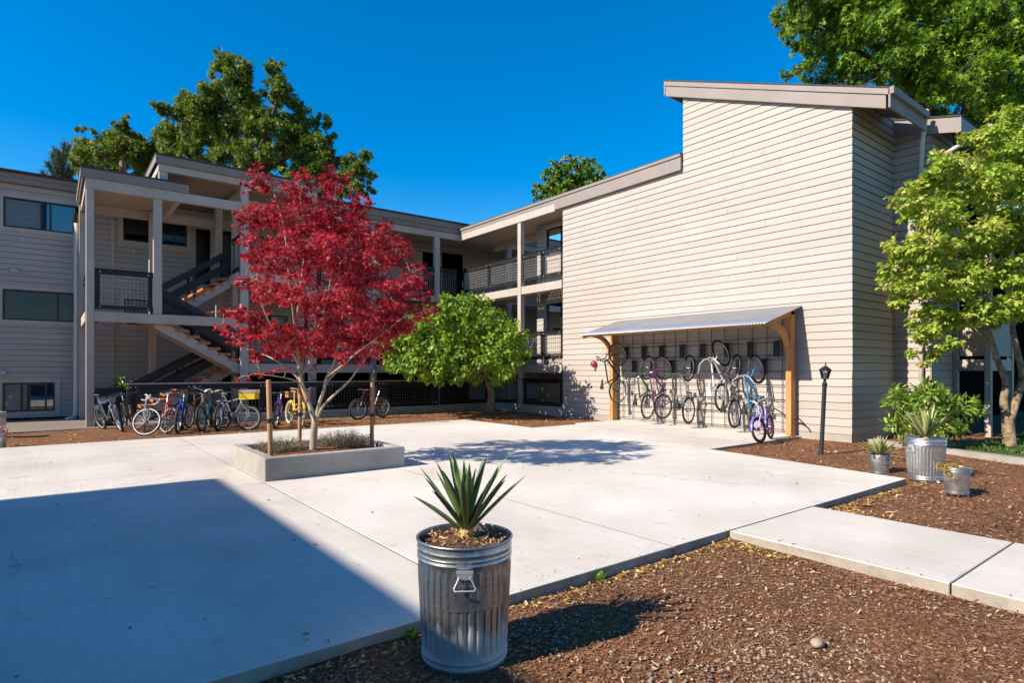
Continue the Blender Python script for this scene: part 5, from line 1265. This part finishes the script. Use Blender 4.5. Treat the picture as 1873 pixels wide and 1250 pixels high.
# --- shrubs
def shrub(name, label, base, cl, n, size, shape, m, subs=10, **kw):
    root = empty(name, base, label, 'shrub'); b = MB()
    fo, tw = foliage('leaves', m, None, cl, n, size, shape, subs=subs, **kw); rel(fo, root)
    for c in cl: limb(b, (base[0] + random.uniform(-.1, .1), base[1] + random.uniform(-.1, .1), base[2]), c[:3], .018, .008)
    random.shuffle(tw)
    for p, q in tw[:60]: limb(b, p, q, .006, .003, .1, 3)
    rel(b.build('stems', M['darkbark'], None), root); return root
sd_ = 12.6
rc = px_clumps([(1650, 735, 24), (1640, 775, 22), (1690, 725, 26), (1700, 770, 34), (1740, 745, 28), (1750, 780, 22), (1775, 750, 16), (1640, 715, 10), (1720, 720, 16), (1670, 790, 18), (1785, 742, 10), (1680, 750, 26)], sd_, .5, 2, .15)
sb = at(1700, 800, sd_); shrub('rhododendron_shrub', 'glossy green rhododendron between the sunlit wing corner and the bright can', (sb[0], sb[1], -.05), rc, 3000, .15, 'lance', L['rhodo'], srad=.42, up=.9, droop=.2)
sc_ = px_clumps([(222, 692, 9), (215, 700, 8), (232, 702, 7), (210, 706, 6), (220, 720, 12)], 19.6, .15, 2, .1)
shrub('rhododendron_shrub', 'small yellow tipped shrub behind the fence beside the stairs', (*at(220, 700, 19.6)[:2], -.05), sc_, 260, .13, 'lance', L['rhodo'], subs=4, srad=.5)
sc2 = px_clumps([(545, 742, 6), (625, 700, 5)], 17.0)
def heather(label, cx, cy, rx, ry, n, h):
    z0 = .27
    root = empty('heather_plant', (cx, cy, z0), label, 'plant', 'heathers in the planter')
    a = rng.uniform(0, 2 * math.pi, n); r_ = np.sqrt(rng.random(n)); base = np.stack([cx + rx * r_ * np.cos(a) * .6, cy + ry * r_ * np.sin(a) * .6, np.full(n, z0)], 1)
    tips = np.stack([cx + rx * r_ * np.cos(a) * 1.2, cy + ry * r_ * np.sin(a) * 1.2, z0 + h * (1.05 - .55 * r_ ** 2) * rng.uniform(.6, 1.15, n)], 1)
    b = MB()
    for p, q in list(zip(base, tips))[: n]: b.tube([tuple(p), tuple((p + q) / 2 + rng.normal(size=3) * .012), tuple(q)], [.0028, .002, .0015], 3, cap=False)
    rel(b.build('stems', M['bark'], None), root)
    k = 9; t = rng.random((n, k)); t = t ** .6
    pts = (base[:, None] + (tips - base)[:, None] * t[:, :, None]).reshape(-1, 3) + rng.normal(size=(n * k, 3)) * .008
    tint = np.where(t.ravel() > .88, rng.uniform(.72, 1, n * k), rng.uniform(0, .68, n * k))
    V, K = orient(pts, rng.uniform(.018, .036, n * k), rnd_dirs(n * k) + np.array([0, 0, .5]), rnd_dirs(n * k), 'lance')
    rel(fast('leaves', V, None, K, L['heath'], None, tint), root)
p = ground(545, 822, .29); heather('pale grey green heather at the left end of the planter', 2.95, 9.95, .40, .40, 300, .22)
heather('purple tipped heather right of the maple trunk in the planter', 4.0, 9.95, .46, .42, 420, .27)

# --- yuccas
def yucca(label, p, z, n, ln, w, m, spread=1.0, stem=0, lowest=12, group=None, seed=1):
    r = np.random.default_rng(seed); root = empty('yucca_plant', (p[0], p[1], z), label, 'plant', group)
    b = MB()
    for i in range(n):
        k = i / (n - 1); az = 2.39996 * i + r.uniform(-.3, .3); el = R(lowest + (86 - lowest) * k ** .85 + r.uniform(-5, 5)); el = R(90) - (R(90) - el) * spread
        Ln = ln * r.uniform(.8, 1.12) * (.78 + .3 * math.sin(math.pi * min(1, k + .25))); ww = w * r.uniform(.85, 1.15)
        d = Vector((math.cos(az) * math.cos(el), math.sin(az) * math.cos(el), math.sin(el))); s = d.cross(Vector((0, 0, 1)))
        if s.length < .05: s = Vector((1, 0, 0))
        s.normalize(); u = s.cross(d).normalized(); vs = []; sag = r.uniform(.0, .10) * (1 - k) + .015
        st = Vector((0, 0, stem * (.35 + .65 * k))) + d * .02
        prof = [(0, .55), (.12, .8), (.35, 1.0), (.6, .92), (.8, .62), (.93, .28), (1, .02)]
        for (t, f) in prof:
            c = st + d * (Ln * t) - Vector((0, 0, 1)) * sag * Ln * t * t
            vs += [c + s * (ww / 2 * f) + u * (.28 * ww * f), c - u * (.10 * ww * f), c - s * (ww / 2 * f) + u * (.28 * ww * f)]
        fs = []
        for j in range(len(prof) - 1):
            for q in (0, 1): a = j * 3 + q; fs.append((a, a + 1, a + 4, a + 3))
        b.add(vs, fs, 0, float(np.clip(.15 + .55 * r.random() + (.25 if k > .75 else 0), 0, 1)))
    b.build('leaves', m, root, tint=True, smooth=True)
    b = MB()
    b.lathe([(.045, -.04), (.05, .0), (.042, stem * .6 + .01), (.03, stem + .02), (.0, stem + .03)], 10)
    for i in range(46):
        az = r.uniform(0, 6.3); el = r.uniform(-.3, .5); zz = r.uniform(-.02, stem * .7 + .01); d = Vector((math.cos(az) * math.cos(el), math.sin(az) * math.cos(el), math.sin(el))); s = d.cross(Vector((0, 0, 1))).normalized(); c = Vector((d.x * .04, d.y * .04, zz)); l = r.uniform(.02, .05)
        b.add([c + s * .011, c - s * .011, c + d * l], [(0, 1, 2)])
    b.build('stem', M['dead_'], root)
    return root
M['dead_'] = mat('dry_leaf_base', (.42, .27, .12), .85, var=.3, scale=40)
yucca('stiff green yucca in the tall foreground can', (CANP[0] + .03, CANP[1] + .03), CANP[2] + .68, 36, .48, .046, L['yucca'], .90, .05, 34, seed=5)
yucca('pale variegated yucca in the bright fluted can', RC, RC[2] + .60, 28, .54, .055, L['yucca2'], .85, .03, 24, seed=8)
yucca('pale variegated yucca in the small bucket by the lamp post', YB, YB[2] + .27, 46, .37, .032, L['yucca2'], 1.0, .02, 3, seed=12)
# soil litter in the foreground can
def litter(name, label, cx, cy, z, r, n, m, size, shape='oval'):
    a = rng.uniform(0, 6.28, n); q = np.sqrt(rng.random(n)) * r
    pts = np.stack([cx + q * np.cos(a), cy + q * np.sin(a), np.full(n, z) + rng.uniform(0, .02, n)], 1)
    nn = rnd_dirs(n) * .5 + np.array([0, 0, 1]); t = rnd_dirs(n); t[:, 2] *= .4
    V, K = orient(pts, size * rng.uniform(.5, 1.4, n), t, nn, shape)
    return tag(fast(name, V, None, K, m, None, rng.random(n)), label, 'litter', kind='stuff')
litter('soil_litter', 'bark crumbs and dry leaves on the soil of the foreground can', CANP[0], CANP[1], CANP[2] + .68, .235, 560, L['chip'], .026, 'chip')
def sedum():
    root = empty('sedum_plant', (SB[0], SB[1], SB[2] + .3), 'yellow and red sedum spilling over the small bucket', 'plant')
    pts = []
    for (x, y, z, r, k) in ((-.02, .03, .33, .10, 220), (-.12, .1, .36, .09, 200), (-.16, .05, .30, .05, 80), (-.17, .0, .22, .04, 50)):
        d = rnd_dirs(k) * r * rng.random((k, 1)) ** .4; d[:, 2] *= .5; pts.append(d + np.array([SB[0] + x, SB[1] + y, SB[2] + z]))
    pts = np.concatenate(pts); n = len(pts)
    V, K = orient(pts, rng.uniform(.02, .045, n), rnd_dirs(n), rnd_dirs(n) + np.array([0, 0, .8]), 'oval'); rel(fast('leaves', V, None, K, L['sedum'], None, rng.random(n)), root)
sedum()
def tuft(label, p, r, n, m, size, cat='plant', name='heather_plant', h=.12):
    root = empty(name, p, label, cat)
    d = rnd_dirs(n) * r * rng.random((n, 1)) ** .4; d[:, 2] = abs(d[:, 2]) * h / r
    V, K = orient(d + np.array(p), size * rng.uniform(.6, 1.3, n), rnd_dirs(n) + np.array([0, 0, .7]), rnd_dirs(n), 'lance'); rel(fast('leaves', V, None, K, m, None, rng.random(n)), root)
tuft('pink heather growing in the bucket at the left edge', (PK[0], PK[1], PK[2] + .24), .2, 500, L['pinkh'], .05, h=.22)
tuft('green plant in the can cut by the left edge', (LC[0], LC[1], LC[2] + .55), .22, 260, L['green'], .07, 'plant', 'potted_plant')
for (px, py, lab) in ((750, 1172, 'small weed at the plaza edge left of the foreground can'), (1100, 1062, 'small weed at the plaza edge by the yucca shadow'), (1333, 985, 'weed in the corner of plaza and walkway')):
    g_ = ground(px, py, -.08); tuft(lab, (g_[0], g_[1], -.08), .05, 40, L['green'], .05, 'weed', 'weed_plant', .06)

# ------------------------------------------------------------------ ground litter (uncountable)
def inside_mulch(x, y):
    if 2.38 <= 0: return False
    if y > 3.32 and x < 9.93 + (y - 3.36) * .155 + .04: return False
    if 5.28 < x < 7.09: return False
    if x < 2.38 and x > .6 and y > 3.3: return False
    return True
def scatter(region, n, dens=None):
    P_ = []
    while len(P_) < n:
        x = random.uniform(region[0], region[1]); y = random.uniform(region[2], region[3])
        if not inside_mulch(x, y): continue
        if dens and random.random() > dens(x, y): continue
        P_.append((x, y))
    return np.array(P_)
def flat_stuff(name, label, pts, z, m, size, shape, tint, kind_cat, tilt=.35):
    n = len(pts); p = np.column_stack([pts, np.full(n, z)])
    t = rnd_dirs(n); t[:, 2] *= .2; nn = rnd_dirs(n) * tilt + np.array([0, 0, 1])
    V, K = orient(p, size, t, nn, shape)
    return tag(fast(name, V, None, K, m, None, tint), label, kind_cat, kind='stuff')
A = scatter((.6, 6, -1.2, 3.32), 36000); n = len(A)
flat_stuff('wood_chips', 'brown and tan bark chips strewn over the foreground mulch', A, -.074, L['chip'], rng.gamma(2.0, .0065, n) + .005, 'chip', np.clip(rng.beta(1.2, 1.25, n), 0, 1), 'mulch')
A = np.array([(random.uniform(.9, 5.25), 3.37 + abs(random.gauss(0, .09))) for _ in range(200)] + [(5.34 + abs(random.gauss(0, .07)), random.uniform(-1, 3.3)) for _ in range(120)]); n = len(A)
flat_stuff('wood_chips', 'bark crumbs spilled from the mulch onto the concrete edges', A, .004, L['chip'], rng.gamma(2.0, .005, n) + .003, 'chip', rng.random(n), 'mulch')
A = np.concatenate([scatter((7.1, 14, .5, 7.0), 9000), scatter((10.6, 14.3, -3, 7.0), 3000)]); n = len(A)
flat_stuff('wood_chips', 'bark chips strewn over the mulch bed around the cans and lamp post', A, -.052, L['chip'], rng.gamma(2.2, .011, n) + .01, 'chip', np.clip(rng.beta(1.3, 1.7, n), 0, 1), 'mulch')
def pebbles(name, label, pts, z, smin, smax):
    ico = np.array([(0, 0, 1), (.89, 0, .45), (.28, .85, .45), (-.72, .53, .45), (-.72, -.53, .45), (.28, -.85, .45), (.72, .53, -.3), (-.28, .85, -.3), (-.89, 0, -.3), (-.28, -.85, -.3), (.72, -.53, -.3)])
    tri = [(0, 1, 2), (0, 2, 3), (0, 3, 4), (0, 4, 5), (0, 5, 1), (1, 6, 2), (2, 7, 3), (3, 8, 4), (4, 9, 5), (5, 10, 1), (6, 7, 2), (7, 8, 3), (8, 9, 4), (9, 10, 5), (10, 6, 1)]
    n = len(pts); a = rng.uniform(0, 6.28, n); s = smin + (smax - smin) * rng.random(n) ** 2.2
    sx, sy, sz = s * rng.uniform(.8, 1.5, n), s, s * rng.uniform(.4, .75, n)
    vx = ico[None, :, 0] * sx[:, None]; vy = ico[None, :, 1] * sy[:, None]; vz = ico[None, :, 2] * sz[:, None]
    X = pts[:, 0:1] + vx * np.cos(a)[:, None] - vy * np.sin(a)[:, None]; Y = pts[:, 1:2] + vx * np.sin(a)[:, None] + vy * np.cos(a)[:, None]
    Vt = np.stack([X, Y, z + vz], 2).reshape(-1, 3)
    f = (np.array(tri)[None] + (np.arange(n) * 11)[:, None, None]).reshape(-1, 3)
    me = bpy.data.meshes.new(name); me.vertices.add(len(Vt)); me.vertices.foreach_set('co', Vt.astype(np.float32).ravel())
    me.loops.add(f.size); me.loops.foreach_set('vertex_index', f.astype(np.int32).ravel()); me.polygons.add(len(f)); me.polygons.foreach_set('loop_start', np.arange(0, f.size, 3, dtype=np.int32))
    at_ = me.attributes.new('tint', 'FLOAT', 'POINT'); at_.data.foreach_set('value', np.repeat(rng.random(n), 11).astype(np.float32))
    me.materials.append(L['pebble']); me.update(calc_edges=True); me.validate(); me.polygons.foreach_set('use_smooth', [True] * len(me.polygons))
    o = bpy.data.objects.new(name, me); COL.objects.link(o); return tag(o, label, 'gravel', kind='stuff')
pc = ground(1380, 1260, -.08); pc2 = ground(965, 1165, -.08)
def pd(x, y):
    return min(1, .045 + .95 * math.exp(-((x - pc[0]) ** 2 / .6 + (y - pc[1] + .1) ** 2 / .2)) + .35 * math.exp(-((x - pc2[0]) ** 2 / .10 + (y - pc2[1]) ** 2 / .10)))
pebbles('pebbles', 'grey and tan pebbles mixed into the foreground mulch', scatter((1.6, 6, -.4, 3.3), 4200, pd), -.076, .003, .014)
sp = ground(1495, 1186, -.08)
b = MB(); n1, n2 = 10, 16; vs = []
for j in range(n1 + 1):
    for i in range(n2):
        th_, ph = math.pi * j / n1, 2 * math.pi * i / n2; k = 1 + .06 * math.sin(3 * ph + th_ * 2)
        vs.append((.046 * k * math.sin(th_) * math.cos(ph), .038 * k * math.sin(th_) * math.sin(ph), .028 + .028 * math.cos(th_)))
b.add(vs, [(j * n2 + i, j * n2 + (i + 1) % n2, (j + 1) * n2 + (i + 1) % n2, (j + 1) * n2 + i) for j in range(n1) for i in range(n2)])
o = tag(b.build('river_stone', M['stone'], smooth=True), 'smooth tan river stone lying alone on the foreground mulch', 'stone'); o.location = (sp[0], sp[1], -.08)
# fallen yellow leaves: fence bed, plaza edges, plaza
P_ = [(random.uniform(-3, 14.2), 16.1 + abs(random.gauss(0, 1.5))) for _ in range(1500)] + [(random.uniform(6, 14.2), 19.6 - abs(random.gauss(0, .5))) for _ in range(1300)] + [(random.uniform(10.6, 14.2), random.uniform(12.8, 19)) for _ in range(500)]
P_ = np.array([p for p in P_ if p[1] < 19.85]); n = len(P_)
flat_stuff('fallen_leaves', 'yellow fallen leaves on the mulch below the fence and bikes', P_, -.022, L['dead'], rng.uniform(.03, .075, n), 'oval', rng.random(n), 'leaves', .5)
P_ = [(random.uniform(.9, 5.2), 3.3 - abs(random.gauss(0, .07))) for _ in range(420)] + [(5.25 - abs(random.gauss(0, .12)), 3.2 - abs(random.gauss(0, .3))) for _ in range(160)] + [(7.15 + abs(random.gauss(0, .2)), 3.25 - abs(random.gauss(0, .4))) for _ in range(300)] + [(random.uniform(7.2, 9.9), 3.3 - abs(random.gauss(0, .12))) for _ in range(500)] + [(random.uniform(10.6, 14), 7.0 - abs(random.gauss(0, .15))) for _ in range(160)]
P_ = np.array(P_); n = len(P_)
flat_stuff('fallen_leaves', 'yellow leaf litter gathered along the plaza and walkway edges', P_, -.066, L['dead'], rng.uniform(.015, .05, n), 'oval', rng.random(n), 'leaves', .6)
P_ = [(random.uniform(-1, 13.5), random.uniform(3.5, 16)) for _ in range(150)]; P_ = np.array([p for p in P_ if not (2.3 < p[0] < 4.7 and 8.7 < p[1] < 11) and not (p[0] > 10.4 and (p[1] < 7.1 or p[1] > 12.5))]); n = len(P_)
flat_stuff('fallen_leaves', 'few small dry leaves scattered on the pale concrete', P_, .006, L['dead'], rng.uniform(.02, .06, n), 'oval', rng.random(n) * .6, 'leaves', .5)
# grass tufts near the right trunk
n = 7000; gx = rng.uniform(14.6, 21, n); gy = rng.uniform(.5, 3.9, n); ok = gx > 13.35 + (gy - 2.1) * .37 + .4
pts = np.column_stack([gx, gy, np.full(n, -.02)])[ok]; n = len(pts); t = rnd_dirs(n) * .4 + np.array([0, 0, 1])
V, K = orient(pts, rng.uniform(.05, .11, n), t, rnd_dirs(n), 'lance')
L['blade'] = tintmat('grass_blade', [(0, (.03, .07, .01)), (1, (.12, .20, .03))], .6, .2)
tag(fast('grass', V, None, K, L['blade'], None, rng.random(n)), 'short green grass behind the kerb under the twin trunk tree', 'grass', kind='stuff')
